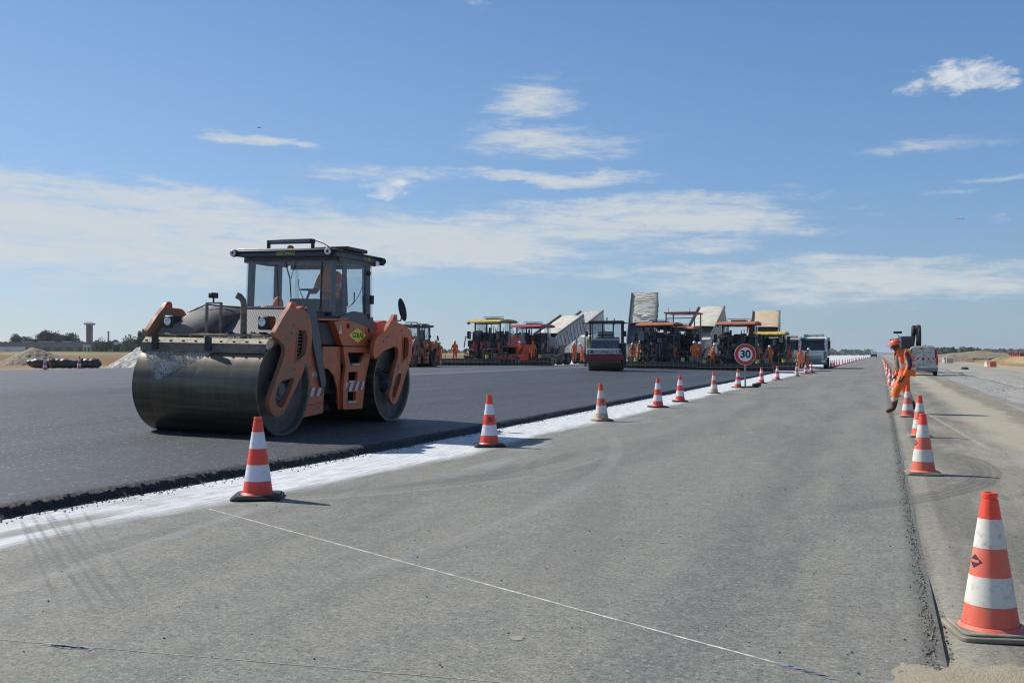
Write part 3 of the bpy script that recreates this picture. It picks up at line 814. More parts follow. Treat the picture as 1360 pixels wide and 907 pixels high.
# ------------------------------------------------------------------ tandem roller (the big one, copied once further back)
def rounded(pts, r=.04, n=3):
    """round the corners of a 2-D outline"""
    out = []; L = len(pts)
    for i in range(L):
        p0, p1, p2 = Vector(pts[i - 1]), Vector(pts[i]), Vector(pts[(i + 1) % L])
        a = (p0 - p1); b = (p2 - p1); k = min(r, a.length * .45, b.length * .45)
        s = p1 + a.normalized() * k; e = p1 + b.normalized() * k
        for j in range(n + 1):
            t = j / n; q = s.lerp(p1, t).lerp(p1.lerp(e, t), t); out.append((q.x, q.y))
    return out
def make_roller(label, group):
    R = thing('tandem_roller', label, 'road roller', group=group)
    def drum(y, name='drum'):
        mb = MB(); r = .70
        prof = [(-1.06, .655), (-1.07, .67), (-1.07, .70)] + [(-1.06 + 2.12 * i / 10, r) for i in range(11)] + [(1.07, .70), (1.07, .67), (1.06, .655)]
        mb.lathe(prof, (0, y, r), 'x', 96)
        mb.m = 1
        for s in (1, -1):
            mb.lathe([(s * 1.06, .655), (s * .965, .645), (s * .925, .60), (s * .925, .24), (s * .90, .23), (s * .90, .0)], (0, y, r), 'x', 72)
        d = mb.build(name, ['drum_steel', 'drum_disc'], R, smooth=30)
        for s in (1, -1):
            h = MB(); h.cyl((s * .86, y, r), (s * .98, y, r), .20, .18, 24)
            for k in range(8): h.cyl((s * .98, y + .155 * cos(k * pi / 4), r + .155 * sin(k * pi / 4)), (s * .995, y + .155 * cos(k * pi / 4), r + .155 * sin(k * pi / 4)), .014, None, 6)
            h.build('drum_hub', 'black_metal', d)
        return d
    d1 = drum(-1.70); d2 = drum(1.72)
    # inner faces of the drum yoke seen through the drum's end
    # --- forks that carry the drums (both ends, both sides)
    F = [(-2.01, .68), (-2.10, .52), (-2.02, .36), (-1.90, .30), (-1.76, .31), (-1.66, .40), (-1.42, .68), (-1.24, .90), (-1.08, 1.14), (-.99, 1.32), (-1.0, 1.62), (-1.08, 1.77), (-1.18, 1.86), (-1.50, 1.87), (-1.60, 1.88), (-1.72, 1.78), (-1.98, 1.50), (-1.97, 1.44), (-1.78, 1.36), (-1.68, 1.26), (-1.80, 1.02)]
    W = rounded([(-1.38, 1.55), (-1.18, 1.55), (-1.13, 1.45), (-1.17, 1.20), (-1.43, 1.08)], .05)
    H = rounded([(-1.45, .86), (-1.53, .68), (-1.74, .42), (-1.90, .46), (-1.93, .62), (-1.83, .80)], .06)
    F = [(y - .11, z) for y, z in F]; W = [(y - .11, z) for y, z in W]; H = [(y - .11, z) for y, z in H]
    FR = rounded(F, .07)
    G = [(y * -1, z) for y, z in FR]
    # the rear fork is the same casting pointing the same way, so its slot leans forward too
    def fork(pts, holes, x0, x1, dusty, name='drum_fork'):
        mb = MB(); mb.prism(pts, x0, x1, 'x', holes)
        f = mb.build(name, 'orange_dusty' if dusty else 'orange_paint', R, bevel=.016, seg=3)
        return f
    shift = 3.36
    for s in (1, -1):
        x0, x1 = (s * 1.078, s * 1.15)
        for end, off in (('f', 0), ('r', shift)):
            pts = [(y + off, z) for y, z in FR]; hs = [[(y + off, z) for y, z in W], [(y + off, z) for y, z in H]]
            if end == 'r':
                RF = [(1.62, .62), (1.52, .50), (1.60, .36), (1.74, .30), (1.86, .34), (2.20, .84), (2.40, 1.12), (2.44, 1.50), (2.34, 1.64), (2.12, 1.72), (1.80, 1.76), (1.66, 1.82), (1.56, 1.78), (1.40, 1.62), (1.0, 1.46), (.92, 1.20), (1.0, 1.10), (1.30, 1.25), (1.72, 1.34), (1.86, 1.30), (1.88, 1.16), (1.72, .92)]
                RF = [(y - .09, z) for y, z in RF]; pts = rounded(RF, .07)
                hs = [[(y - .09, z) for y, z in q_] for q_ in (rounded([(2.04, 1.50), (2.20, 1.50), (2.26, 1.40), (2.22, 1.16), (2.02, 1.06)], .05), rounded([(1.84, .84), (2.02, .86), (1.98, .74), (1.76, .42), (1.66, .44), (1.68, .62)], .05))]
            f = fork(pts, hs, x0, x1, end == 'f')
            # louvres behind the window slot
            lv = MB(); yy = -1.47 if end == 'f' else 1.96
            yy2 = yy + .26
            lv.box(s * 1.02, s * 1.04, yy - .12, yy2 + .05, 1.05, 1.60)
            lv.m = 1
            for k in range(9): lv.box(s * 1.045, s * 1.062, yy - .08, yy2 + .02, 1.10 + k * .05, 1.12 + k * .05)
            lv.build('louvre', ['dark_void', 'grey_metal'], f)
            # raised casting lip around the fork window
            lip = MB(); sc_ = lambda P, k: [(sum(q[0] for q in P) / len(P) + (y - sum(q[0] for q in P) / len(P)) * k, sum(q[1] for q in P) / len(P) + (z - sum(q[1] for q in P) / len(P)) * k) for y, z in P]
            lip.prism(sc_(hs[0], 1.16), s * 1.1502, s * 1.164, 'x', [sc_(hs[0], 1.02)])
            lip.build('window_lip', 'orange_dusty' if end == 'f' else 'orange_paint', f, bevel=.006)
            # bolts and a service seam on the casting
            bo = MB()
            for (by, bz) in (((-1.66, 1.50), (-1.60, 1.62), (-1.28, 1.02), (-1.56, .98), (-1.24, 1.74), (-2.06, .86), (-1.86, .38)) if end == 'f' else ((1.20, 1.42), (1.36, 1.50), (1.88, 1.62), (2.22, 1.02), (1.78, .98), (1.60, .40))):
                bo.cyl((s * 1.148, by, bz), (s * 1.164, by, bz), .018, .016, 8)
            each(bo, 'bolt', 'grey_metal', f)
            # lifting lug on top
            lg = MB(); yc, zc = ((-1.68, 1.86) if end == 'f' else (1.58, 1.80))
            lg.prism(rounded([(yc - .20, zc - .22), (yc + .02, zc + .10), (yc + .13, zc + .10), (yc + .16, zc - .05), (yc + .12, zc - .2)], .04), s * 1.08, s * 1.145, 'x', [[(yc + .05 + .035 * cos(a * pi / 5), zc + .03 + .035 * sin(a * pi / 5)) for a in range(10)]])
            lg.build('lifting_lug', 'orange_paint', f, bevel=.008)
            # hub arm behind the plate: carries the drum bearing
            ha = MB(); ya = -1.70 if end == 'f' else 1.72
            ya += -.16 if end == 'f' else -.10; ha.cyl((s * .90, ya, .68), (s * 1.11, ya, .66), .14, .13, 24); ha.cyl((s * 1.11, ya, .66), (s * 1.125, ya, .66), .07, .06, 16)
            ha.build('bearing_cap', 'slate_paint', f)
    # --- front module between the forks
    mb = MB()
    mb.prism([(-1.0, .33), (-.42, .26), (-.42, .72), (-.60, 1.15), (-.84, 1.68), (-1.0, 1.50)], -.94, .94)
    mb.prism([(-1.62, 1.30), (-1.0, 1.30), (-1.0, 1.42), (-1.5, 1.40)], -.90, .90)
    mb.build('front_frame', 'orange_paint', R, bevel=.02)
    # orange cheek under the grey slanting cover
    mb = MB()
    mb.prism(rounded([(-1.05, .22), (-.44, .27), (-.44, .70), (-.66, 1.12), (-.86, 1.66), (-.98, 1.72), (-1.06, 1.3), (-.98, 1.05)], .03), .945, .975)
    mb.prism(rounded([(-1.05, .22), (-.44, .27), (-.44, .70), (-.66, 1.12), (-.86, 1.66), (-.98, 1.72), (-1.06, 1.3), (-.98, 1.05)], .03), -.975, -.945)
    each(mb, 'side_cheek', 'orange_paint', R, bevel=.008)
    hz = MB(); hz.prism([(-1.0, .545), (-.94, .68), (-.444, .675), (-.444, .545)], .9755, .9775); hz.build('hazard_panel', 'hazard', R)
    # grey slanting covers (both sides)
    for s in (1, -1):
        mb = MB()
        mb.prism(rounded([(-1.06, 1.90), (-.80, 1.91), (-.70, 1.6), (-.44, .74), (-.50, .66), (-.58, .68), (-.92, 1.52)], .025), s * .976, s * 1.02)
        mb.build('slanting_cover', 'slate_paint', R, bevel=.01)
    # tank cover / hood on the far half
    mb = MB(); nx, ny = 12, 16
    def hood(i, j):
        a = i / nx; t_ = j / ny
        y = -1.95 + 1.75 * t_
        w0, w1 = -1.04, -.22 - .10 * (1 - t_)
        x = w0 + (w1 - w0) * a
        top = 1.52 + .42 * math.sin(min(1, t_ * 1.25 + .10) * pi / 2) ** .8
        z = top - .20 * (abs(a * 2 - 1) ** 3.2) * (1 if a < .5 else .55) - .05 * math.exp(-((t_ - .18) / .10) ** 2)
        return (x, y, z)
    mb.grid(hood, nx, ny)
    # closed underside
    ed = [hood(0, j) for j in range(ny + 1)]; ed2 = [hood(nx, j) for j in range(ny + 1)]
    for e in (ed, ed2):
        vs = e + [(p[0], p[1], 1.38) for p in e]; k = len(e)
        mb._add(vs, [(i, i + 1, k + i + 1, k + i) for i in range(k - 1)])
    fr_ = [hood(i, 0) for i in range(nx + 1)]; vs = fr_ + [(p[0], p[1], 1.38) for p in fr_]; k = len(fr_)
    mb._add(vs, [(i, i + 1, k + i + 1, k + i) for i in range(k - 1)])
    hd = mb.build('hood', 'hood_plastic', R, smooth=50)
    mb = MB(); mb.tube([(-.98, -1.3, 1.80), (-.62, -1.32, 1.93), (-.28, -.9, 1.90), (-.30, -.35, 1.94)], .012, 6); mb.build('hood_seam', 'black_rubber', hd)
    mb = MB(); mb.box(-.95, -.45, -1.80, -1.55, 1.585, 1.60); mb.build('filler_recess', 'black_metal', hd)
    # slanted radiator grille between hood and right fork
    mb = MB(); mb.hexa([(-.36, -1.58, 1.42), (.90, -1.58, 1.42), (.90, -.76, 1.42), (-.36, -.76, 1.42), (-.30, -1.50, 1.47), (.90, -1.50, 1.47), (.90, -.80, 1.885), (-.30, -.80, 1.885)])
    gr = mb.build('radiator_grille', 'grille_mesh', R)
    mb = MB()
    mb.tube([(-.34, -1.52, 1.475), (-.34, -.79, 1.90), (.93, -.79, 1.90), (.93, -1.52, 1.475), (-.34, -1.52, 1.475)], .018, 6)
    mb.build('grille_frame', 'grey_metal', gr)
    mb = MB(); mb.box(-.9, .80, -.80, -.16, 1.40, 1.87); mb.build('engine_deck', 'black_metal', R, bevel=.02)  # deck coloured black to stand in for the dark opening behind the cover
    # right-hand orange shoulder behind the fork lug
    mb = MB(); mb.prism(rounded([(-1.55, 1.50), (-1.36, 1.80), (-1.02, 1.93), (-.84, 1.90), (-.84, 1.45), (-1.5, 1.4)], .04), .80, .954); mb.prism(rounded([(-1.55, 1.50), (-1.36, 1.80), (-1.02, 1.90), (-.84, 1.85), (-.84, 1.45), (-1.5, 1.4)], .04), -.954, -.86)
    each(mb, 'shoulder_casting', 'orange_paint', R, bevel=.02)
    # --- scraper beam across the front, with spray bar, brackets, pipes
    mb = MB(); mb.prism([(-2.16, 1.255), (-2.06, 1.26), (-1.98, 1.33), (-2.00, 1.41), (-2.10, 1.41), (-2.18, 1.33)], -1.10, 1.07)
    sb = mb.build('scraper_beam', 'tan_bar', R, bevel=.006)
    mb = MB(); mb.box(-1.10, 1.07, -2.205, -2.185, 1.20, 1.335); mb.build('scraper_blade', 'dusty_metal', sb)
    mb = MB()
    for k in range(10): mb.cyl((-1.0 + k * .22, -2.21, 1.36), (-1.0 + k * .22, -2.17, 1.36), .014, None, 6)
    each(mb, 'bolt', 'black_metal', sb)
    mb = MB()
    for x in (-.82, .12): mb.box(x - .05, x + .05, -2.24, -2.205, 1.23, 1.42)
    each(mb, 'clamp', 'black_metal', sb)
    mb = MB(); mb.tube([(-.98, -1.96, 1.455), (.98, -1.96, 1.455)], .022, 8)
    for k in range(8): mb.cyl((-.9 + k * .26, -1.96, 1.45), (-.9 + k * .26, -2.0, 1.41), .016, .01, 6)
    mb.build('spray_pipe', 'dusty_metal', sb)
    mb = MB(); mb.box(-.20, .34, -1.90, -1.86, 1.43, 1.47)
    for x in (-.19, .06): mb.box(x, x + .035, -1.90, -1.865, 1.43, 1.93)
    mb.box(-.19, .095, -1.895, -1.87, 1.915, 1.94)
    mb.build('guard_frame', 'dusty_metal', R, bevel=.004)
    mb = MB(); mb.tube([(.46, -1.86, 1.42), (.46, -1.86, 1.90), (.45, -1.87, 1.97), (.41, -1.89, 2.02), (.37, -1.91, 2.04)], .045, 12, [.05, .045, .045, .048, .05]); mb.build('exhaust_pipe', 'dusty_metal', R)
    mb = MB(); mb.tube([(-.06, -1.88, 1.94), (-.06, -1.88, 2.0)], .015, 6); mb.box(-.11, -.01, -1.94, -1.83, 2.0, 2.08); mb.cyl((-.06, -1.95, 2.04), (-.06, -1.93, 2.04), .03, None, 10)
    mb.build('camera_pod', 'black_metal', R, bevel=.008)
    for x in (-.80, .86):
        mb = MB(); mb.box(x - .095, x + .095, -1.96, -1.76, 1.54, 1.74)
        L = mb.build('work_lamp', 'black_metal', R, bevel=.03, seg=3)
        mb = MB(); mb.lathe([(-1.965, .0), (-1.972, .05), (-1.985, .062), (-1.99, .05), (-1.975, .0)], (x, 0, 1.65), 'y', 16); mb.build('lamp_lens', 'lens_white', L)
    mb = MB()
    rnd = random.Random(4)
    for k in range(14):
        x = rnd.uniform(-.95, .95); mb.tube([(x, -1.97, 1.45), (x + rnd.uniform(-.1, .1), -1.93, 1.50), (x + rnd.uniform(-.2, .2), -1.85, 1.46)], .012, 5)
    each(mb, 'hose', 'black_rubber', R)
    mb = MB(); mb.box(-.92, .92, -1.84, -1.60, 1.38, 1.425); mb.box(-.94, .94, -1.3, -1.0, .75, 1.34); mb.build('crossbeam', 'black_metal', R, bevel=.01)
    # panel seams, small decals, dirt-catching edges on the body
    mb = MB(); mb.tube([(.978, -1.04, .96), (.978, -.62, 1.04)], .004, 4); mb.tube([(.978, -.98, .40), (.978, -.46, .44)], .004, 4); mb.build('panel_seam', 'black_rubber', R)
    mb = MB()
    for k in range(3): mb.prism([(-.80 + k * .09, .84), (-.73 + k * .09, .85), (-.73 + k * .09, .92), (-.80 + k * .09, .91)], .976, .978)
    each(mb, 'decal', 'white_dirty', R)
    # hydraulic lines running from the deck down to the front hub
    mb = MB()
    for k in range(4): mb.tube([(.90 + .02 * k, -.98, 1.50 - .03 * k), (1.02, -1.12 - .03 * k, 1.36), (1.06, -1.30 - .04 * k, 1.12), (1.05, -1.50, .92 - .05 * k), (1.05, -1.72, .78 - .03 * k)], .016, 6)
    each(mb, 'hydraulic_line', 'black_rubber', R)
    mb = MB()
    for k in range(3): mb.tube([(.70, .90 + .06 * k, 1.10), (.98, 1.06, 1.0 - .08 * k), (1.03, 1.35, .92 - .04 * k), (1.04, 1.62, .74)], .016, 6)
    each(mb, 'hydraulic_line', 'black_rubber', R)
    # --- centre: articulation, belly, platform under the cab
    mb = MB()
    mb.box(-.80, .80, -.40, .9, .55, 1.30)
    mb.box(-.55, .55, -1.0, 1.1, .40, .70)
    mb.build('centre_frame', 'black_metal', R, bevel=.01)
    mb = MB(); mb.cyl((.45, -.20, .35), (.45, -.20, .95), .05, None, 12); mb.cyl((.0, -.05, .3), (0, -.05, 1.2), .16, None, 16); mb.box(.3, .75, -.3, .1, .28, .36)
    mb.tube([(.75, -.42, .8), (.82, -.2, .62), (.80, .05, .7), (.82, .2, .95)], .025, 8)
    mb.build('articulation_joint', 'black_metal', R, bevel=.005)
    # orange body panels under the cab, with the arch in front
    body = [(-.42, 1.315), (.13, 1.315), (.17, .28), (.10, .30), (.06, .62), (-.06, .84), (-.22, .95), (-.42, .98)]
    mb = MB()
    for s in (1, -1): mb.prism(body, s * .90, s * .93)
    each(mb, 'under_panel', 'orange_paint', R, bevel=.006)
    # step column
    col = [(.12, 1.315), (1.10, 1.315), (1.08, 1.22), (.90, .80), (.80, .27), (.16, .29), (.15, .7), (.22, .98)]
    holes = [rounded([(.27, 1.22), (.88, 1.22), (.68, 1.02), (.38, 1.00)], .03), rounded([(.31, .90), (.62, .90), (.60, .745), (.31, .745)], .015), rounded([(.30, .57), (.57, .57), (.56, .41), (.30, .41)], .015)]
    for s in (1, -1):
        mb = MB(); mb.prism(rounded(col, .03), s * .932, s * .985, 'x', holes); c_ = mb.build('step_column', 'orange_paint', R, bevel=.01)
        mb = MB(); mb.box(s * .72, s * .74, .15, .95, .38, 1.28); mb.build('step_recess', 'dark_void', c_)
        mb = MB()
        for z, y0, y1 in ((1.03, .38, .66), (.745, .31, .60), (.41, .29, .56)): mb.box(s * .76, s * 1.0, y0, y1, z - .02, z + .012)
        each(mb, 'step_tread', 'steel', c_)
    hz = MB(); hz.prism([(.22, .58), (.79, .60), (.86, .735), (.22, .725)], .9855, .9875, 'x', [[(.305, .5805 + .002), (.565, .592), (.565, .70), (.305, .70)]] if 0 else ()); hz.build('hazard_panel', 'hazard', R)
    # cab base (orange door bottom and side) and a black block standing in for the dark opening ahead of it
    mb = MB()
    mb.prism(rounded([(-.12, 1.72), (.30, 1.76), (1.34, 1.60), (1.36, 1.52), (1.12, 1.33), (.16, 1.33)], .03), -.95, .95)
    cb = mb.build('cab_base', 'orange_paint', R, bevel=.012)
    mb = MB(); mb.prism([(-.62, 1.33), (.14, 1.33), (-.14, 1.71), (-.70, 1.71)], -.86, .86); mb.build('dark_opening_block', 'black_metal', R, bevel=.02)
    mb = MB(); mb.prism([(-.62, 1.725), (-.13, 1.73), (.32, 1.772), (.32, 1.80), (-.13, 1.76), (-.62, 1.755)], -.93, .95); mb.build('cab_sill', 'orange_paint', R)
    mb = MB(); mb.box(-.9, .9, -.60, .08, 1.755, 1.79); mb.build('cab_floor_front', 'black_metal', R)
    # rear engine cover behind the cab
    mb = MB(); mb.prism(rounded([(1.40, 1.34), (1.40, 1.74), (1.8, 1.80), (2.3, 1.70), (2.4, 1.40), (2.3, 1.2), (1.40, 1.2)], .06), -.88, .88); mb.build('rear_hood', 'orange_paint', R, bevel=.03)
    mb = MB(); mb.box(-.85, .85, .95, 1.5, .45, 1.3); mb.build('rear_frame', 'slate_paint', R, bevel=.02)
    # --- cab
    zb, zt = 1.77, 2.76
    X = .92
    P = dict(fl=(-X, .04), fr=(X, .04), ml=(-X, 1.06), mr=(X, 1.06), bl=(-X * .86, 1.34), br=(X * .86, 1.34))
    cab = MB()
    def post(x0, y0, x1, y1, w, d, z0=zb, z1=zt): cab.hexa([(x0 - w, y0 - d, z0), (x0 + w, y0 - d, z0), (x0 + w, y0 + d, z0), (x0 - w, y0 + d, z0), (x1 - w, y1 - d, z1), (x1 + w, y1 - d, z1), (x1 + w, y1 + d, z1), (x1 - w, y1 + d, z1)])
    for s in (1, -1):
        post(s * .80, .075, s * .79, .085, .035, .04); post(s * .905, .27, s * .885, .28, .022, .045)
        post(s * .90, 1.04, s * .88, 1.02, .035, .085)
        # arched header and door bottom in the slate colour
        cab.prism([(.06, 2.70), (.06, 2.80), (1.36, 2.80), (1.30, 2.72), (.96, 2.72), (.84, 2.70), (.30, 2.70)], s * .865, s * .925)
        cab.prism([(.08, 1.74), (.08, 1.80), (.28, 1.86), (.52, 1.91), (.80, 1.90), (1.06, 1.83), (1.36, 1.72), (1.35, 1.60), (.30, 1.74)], s * .905, s * .945)
    cab.box(-.88, .88, .04, .10, 1.76, 1.82); cab.box(-.88, .88, .03, .10, 2.72, 2.79)
    cab.box(-.86, .86, 1.30, 1.36, 1.72, 1.84); cab.box(-.80, .80, 1.28, 1.34, 2.68, 2.78)
    cab.box(-.16, .06, 1.24, 1.32, 1.80, 2.74)          # broad rear centre pillar
    cf = cab.build('cab_frame', 'slate_paint', R, bevel=.008)
    gl = MB(); gl.prism([(-.80, 1.82), (.80, 1.82), (.80, 2.72), (-.80, 2.72)], .028, .034, 'y'); w1 = gl.build('windscreen', 'glass', cf, normals=True)
    for s in (1, -1):
        gl = MB(); gl.prism([(.28, 1.86), (.52, 1.91), (.80, 1.90), (.96, 1.86), (.94, 2.72), (.28, 2.71)], s * .902, s * .908); gl.build('door_glass', 'glass', cf)
        # curved corner glass at the front: bulges out ahead of the posts
        gl = MB()
        def cg(i, j, s=s):
            a = i / 6 * pi / 2
            return (s * (.80 + .125 * sin(a)), .025 + .21 * (1 - cos(a)), 1.80 + .93 * j)
        gl.grid(cg, 6, 1); gl.build('corner_glass', 'glass_dusty', cf)
        gl = MB()
        def rg_(i, j, s=s):
            a = i / 6 * pi / 2; t_ = j / 6; zz = 1.70 + 1.02 * t_
            bul = .07 * sin(pi * (1 - t_) * .5)
            return (s * (.70 + .20 * cos(a)), 1.12 + (.26 + bul) * sin(a), zz)
        gl.grid(rg_, 6, 6); gl.build('rear_corner_glass', 'glass_dusty', cf)
    gl = MB(); gl.prism([(-.72, 1.86), (.72, 1.86), (.72, 2.68), (-.72, 2.68)], 1.31, 1.316, 'y'); gl.build('rear_window', 'glass', cf)
    # round blower guard ring on the rear glass and heater lines
    mb = MB(); mb.tube([(-.62 + 0, 1.295, 2.50)] + [(.02 + .66 * cos(a), 1.295, 2.50 + .60 * sin(a)) for a in [pi + k * pi / 16 for k in range(17)]], .008, 5)
    mb.build('window_arc', 'grey_metal', cf)
    # wipers, pipes on windscreen
    mb = MB(); mb.tube([(-.08, .015, 2.70), (.02, .010, 2.42), (.05, .008, 2.10)], .010, 5); mb.tube([(.12, .015, 2.70), (.04, .010, 2.42)], .006, 5); mb.tube([(-.25, .02, 2.66), (-.18, .012, 1.86)], .005, 4); mb.tube([(.62, .02, 2.70), (.60, .012, 1.86)], .007, 4)
    each(mb, 'wiper', 'black_rubber', cf)
    # hinges, handle
    mb = MB()
    for z in (2.58, 1.84): mb.cyl((.92, 1.03, z), (.95, 1.03, z), .045, None, 12)
    for z in (1.60, 1.42): mb.cyl((.951, 1.03, z), (.965, 1.03, z), .032, None, 12)
    mb.box(.945, .97, .30, .34, 1.62, 1.70)
    each(mb, 'hinge', 'black_rubber', cf)
    # roof
    mb = MB()
    mb.hexa([(-.98, -.14, 2.79), (.98, -.14, 2.77), (.98, 1.40, 2.77), (-.98, 1.40, 2.79), (-.95, -.10, 2.93), (.95, -.10, 2.90), (.95, 1.38, 2.86), (-.95, 1.38, 2.88)])
    rf = mb.build('cab_roof', 'slate_paint', R, bevel=.025, seg=3)
    mb = MB(); mb.box(-.99, .99, -.15, 1.42, 2.855, 2.882); mb.build('roof_rim', 'black_metal', rf, bevel=.01)
    mb = MB(); mb.box(-.85, .85, .1, 1.2, 2.742, 2.768); mb.m = 1; mb.box(-.8, .8, .09, .13, 2.70, 2.745); mb.build('headliner', ['hood_plastic', 'black_rubber'], rf)
    mb = MB(); mb.box(-.42, .44, -.02, .10, 3.005, 3.075); mb.box(-.44, -.41, .0, .08, 2.88, 3.07); mb.box(.41, .44, 0, .08, 2.88, 3.07); lb = mb.build('light_bar', 'black_metal', rf, bevel=.01)
    mb = MB(); mb.box(-.38, .40, -.026, -.021, 3.015, 3.065); mb.build('bar_lens', 'grey_metal', lb)
    mb = MB(); mb.box(.30, .98, .20, .9, 2.90, 2.965); mb.build('air_unit', 'black_metal', rf, bevel=.02)
    mb = MB(); mb.lathe([(2.90, .06), (2.96, .055), (2.985, .03), (2.99, 0)], (-.05, .12, 0), 'z', 14); mb.build('beacon', 'amber', rf)
    for x, y, s in ((-.96, -.16, 1), (.86, -.17, 1)):
        mb = MB(); mb.ball((x, y, 2.84), .075, (1, .8, .85), 14, 8); q = mb.build('roof_lamp', 'black_rubber', rf)
        mb = MB(); mb.lathe([(y - .045, .0), (y - .066, .045), (y - .055, .056), (y - .04, .056)], (x, 0, 2.84), 'y', 14); mb.build('lamp_lens', 'lens_white', q)
    mb = MB(); mb.cyl((.92, 1.38, 2.80), (1.02, 1.40, 2.80), .055, .06, 12); mb.ball((.98, 1.44, 2.82), .06); q = mb.build('roof_lamp', 'black_rubber', rf)
    mb = MB(); mb.box(.991, 1.005, 1.15, 1.27, 2.72, 2.80); mb.build('side_lamp', 'lens_white', rf, bevel=.006)
    mb = MB(); mb.tube([(.5, .0, 3.04), (.6, .1, 3.0), (.62, .3, 2.94)], .008, 5); mb.build('aerial', 'black_rubber', rf)
    text_mesh('roof_lettering', 'BOMAG', .085, 'tank_green', rf, Matrix.Translation((.06, -.145, 2.822)) @ FACE_MINUS_Y, .003, bold=.002)
    mb = MB(); mb.prism([(-.16, 2.822), (-.125, 2.787), (-.09, 2.822), (-.125, 2.857)], -.148, -.140, 'y', [[(-.144, 2.822), (-.125, 2.803), (-.106, 2.822), (-.125, 2.841)]]); mb.build('roof_emblem', 'tank_green', rf)
    text_mesh('roof_side_lettering', 'BW 206', .07, 'yellow_paint', rf, Matrix.Translation((.992, .85, 2.81)) @ FACE_PLUS_X, .002)
    # door sticker: yellow diamond with the firm's name
    mb = MB(); mb.prism([(.35, 1.505), (.64, 1.635), (.95, 1.515), (.66, 1.385)], .9505, .9535); stk = mb.build('door_emblem', 'yellow_sticker', R)
    text_mesh('emblem_lettering', 'COLAS', .115, 'sign_blue', stk, Matrix.Translation((.956, .65, 1.51)) @ FACE_PLUS_X, .001, bold=.003)
    mb = MB(); mb.prism([(.03, 1.53), (.13, 1.53), (.08, 1.66)], .9505, .953); stk = mb.build('warning_sticker', 'white_paint', R)
    mb = MB(); mb.prism([(.072, 1.555), (.088, 1.555), (.084, 1.62), (.076, 1.62)], .9531, .9541); mb.build('warning_mark', 'dark_red', stk)
    # mirror on the rear fork
    mb = MB(); mb.tube([(.98, 2.0, 1.80), (1.05, 2.04, 1.80), (1.07, 2.06, 1.95)], .014, 6); mr = mb.build('mirror_arm', 'black_metal', R)
    mb = MB(); mb.T = Matrix.Translation((1.07, 2.06, 2.0)) @ Matrix.Rotation(rad(-14), 4, 'Y') @ Matrix.Rotation(rad(60), 4, 'Z'); mb.ball((0, 0, 0), .20, (.40, .12, 1.08), 18, 12); mb.build('mirror', 'black_rubber', mr)
    mb = MB(); mb.tube([(.94, .45, 2.02), (1.0, .42, 2.06), (1.0, .42, 2.22)], .01, 5); mb.box(.985, 1.015, .98, 1.08, 2.05, 2.2); each(mb, 'grab_handle', 'black_rubber', R)
    # interior: seat, console, wheel
    mb = MB(); mb.box(.05, .55, .55, 1.0, 1.80, 2.02); mb.box(.05, .55, .92, 1.05, 2.0, 2.55, .85, 1); st = mb.build('seat', 'black_rubber', R, bevel=.04)
    mb = MB(); mb.box(-.02, .45, .16, .34, 1.80, 2.10); mb.cyl((.22, .22, 2.1), (.22, .30, 2.22), .02); mb.lathe([(2.24, .15), (2.255, .165), (2.27, .15), (2.255, .135)], (.22, .30, 0), 'z', 20, True); mb.box(-.30, -.02, .5, .95, 1.8, 2.12); mb.build('console', 'black_rubber', R, bevel=.01)
    mb = MB()
    for k in range(12):
        a = k * .52; mb.ball((-.45 + .15 * cos(a * 2.3) + .02 * k, .22 + .05 * sin(a * 3), 1.90 + .03 * sin(a * 5)), .085, (1.1, .8, .7), 8, 6)
    mb.build('stowed_jacket', 'hivis_orange', R)
    mb = MB(); mb.ball((-.66, .7, 2.02), .12, (.8, .8, 1.2)); mb.build('stowed_vest', 'hivis_faded', R)
    return R
GZ = lambda u: crown(u) + TH
roller = make_roller('big orange tandem road roller with wide dark drums and glass cab, nearest machine', 'orange tandem rollers')
roller.rotation_euler = (0, .02, 0)
roller.location = (-9.23, 14.14, crown(-9.0) + TH - .008)
# small pale bits over a triangle of the front drum under the scraper
def p_bits(r):
    while 1:
        a = r.random(); b_ = r.random() ** 1.3
        x = -1.02 + a * 1.25; drop = b_ * .42
        tip = .42 * max(0, 1 - abs(x + .62) / (.40 if x < -.62 else .85))
        if drop < tip + .02 * r.random(): break
    ang = math.asin(min(1, (1.22 - drop - .70) / .70 + .0)) if (1.22 - drop - .70) / .70 < 1 else pi / 2
    return x, -1.70 - .70 * cos(ang), .70 + .70 * sin(ang)
rnd = random.Random(11); mb = MB()
for _ in range(3800):
    x, y, z = p_bits(rnd); s = .0022 + .006 * rnd.random() ** 2
    mb.box(x - s, x + s * rnd.uniform(.5, 1.5), y - s * .5, y + s, z - s, z + s * rnd.uniform(.3, 1))
g = mb.build('pale_bits', 'white_dirty', roller, smooth=0)
g['kind'] = 'stuff'
gx, gy = -30.14, 61.35
r2 = copy_tree(roller, (gx, gy, GZ(gx) - .008), 0, 'orange tandem road roller beside two workers, behind the nearest roller')
r2.rotation_euler = (0, .02, 0)
for k in [o for o in bpy.data.objects if o.parent == r2 and o.name.startswith('pale_bits')]: bpy.data.objects.remove(k)
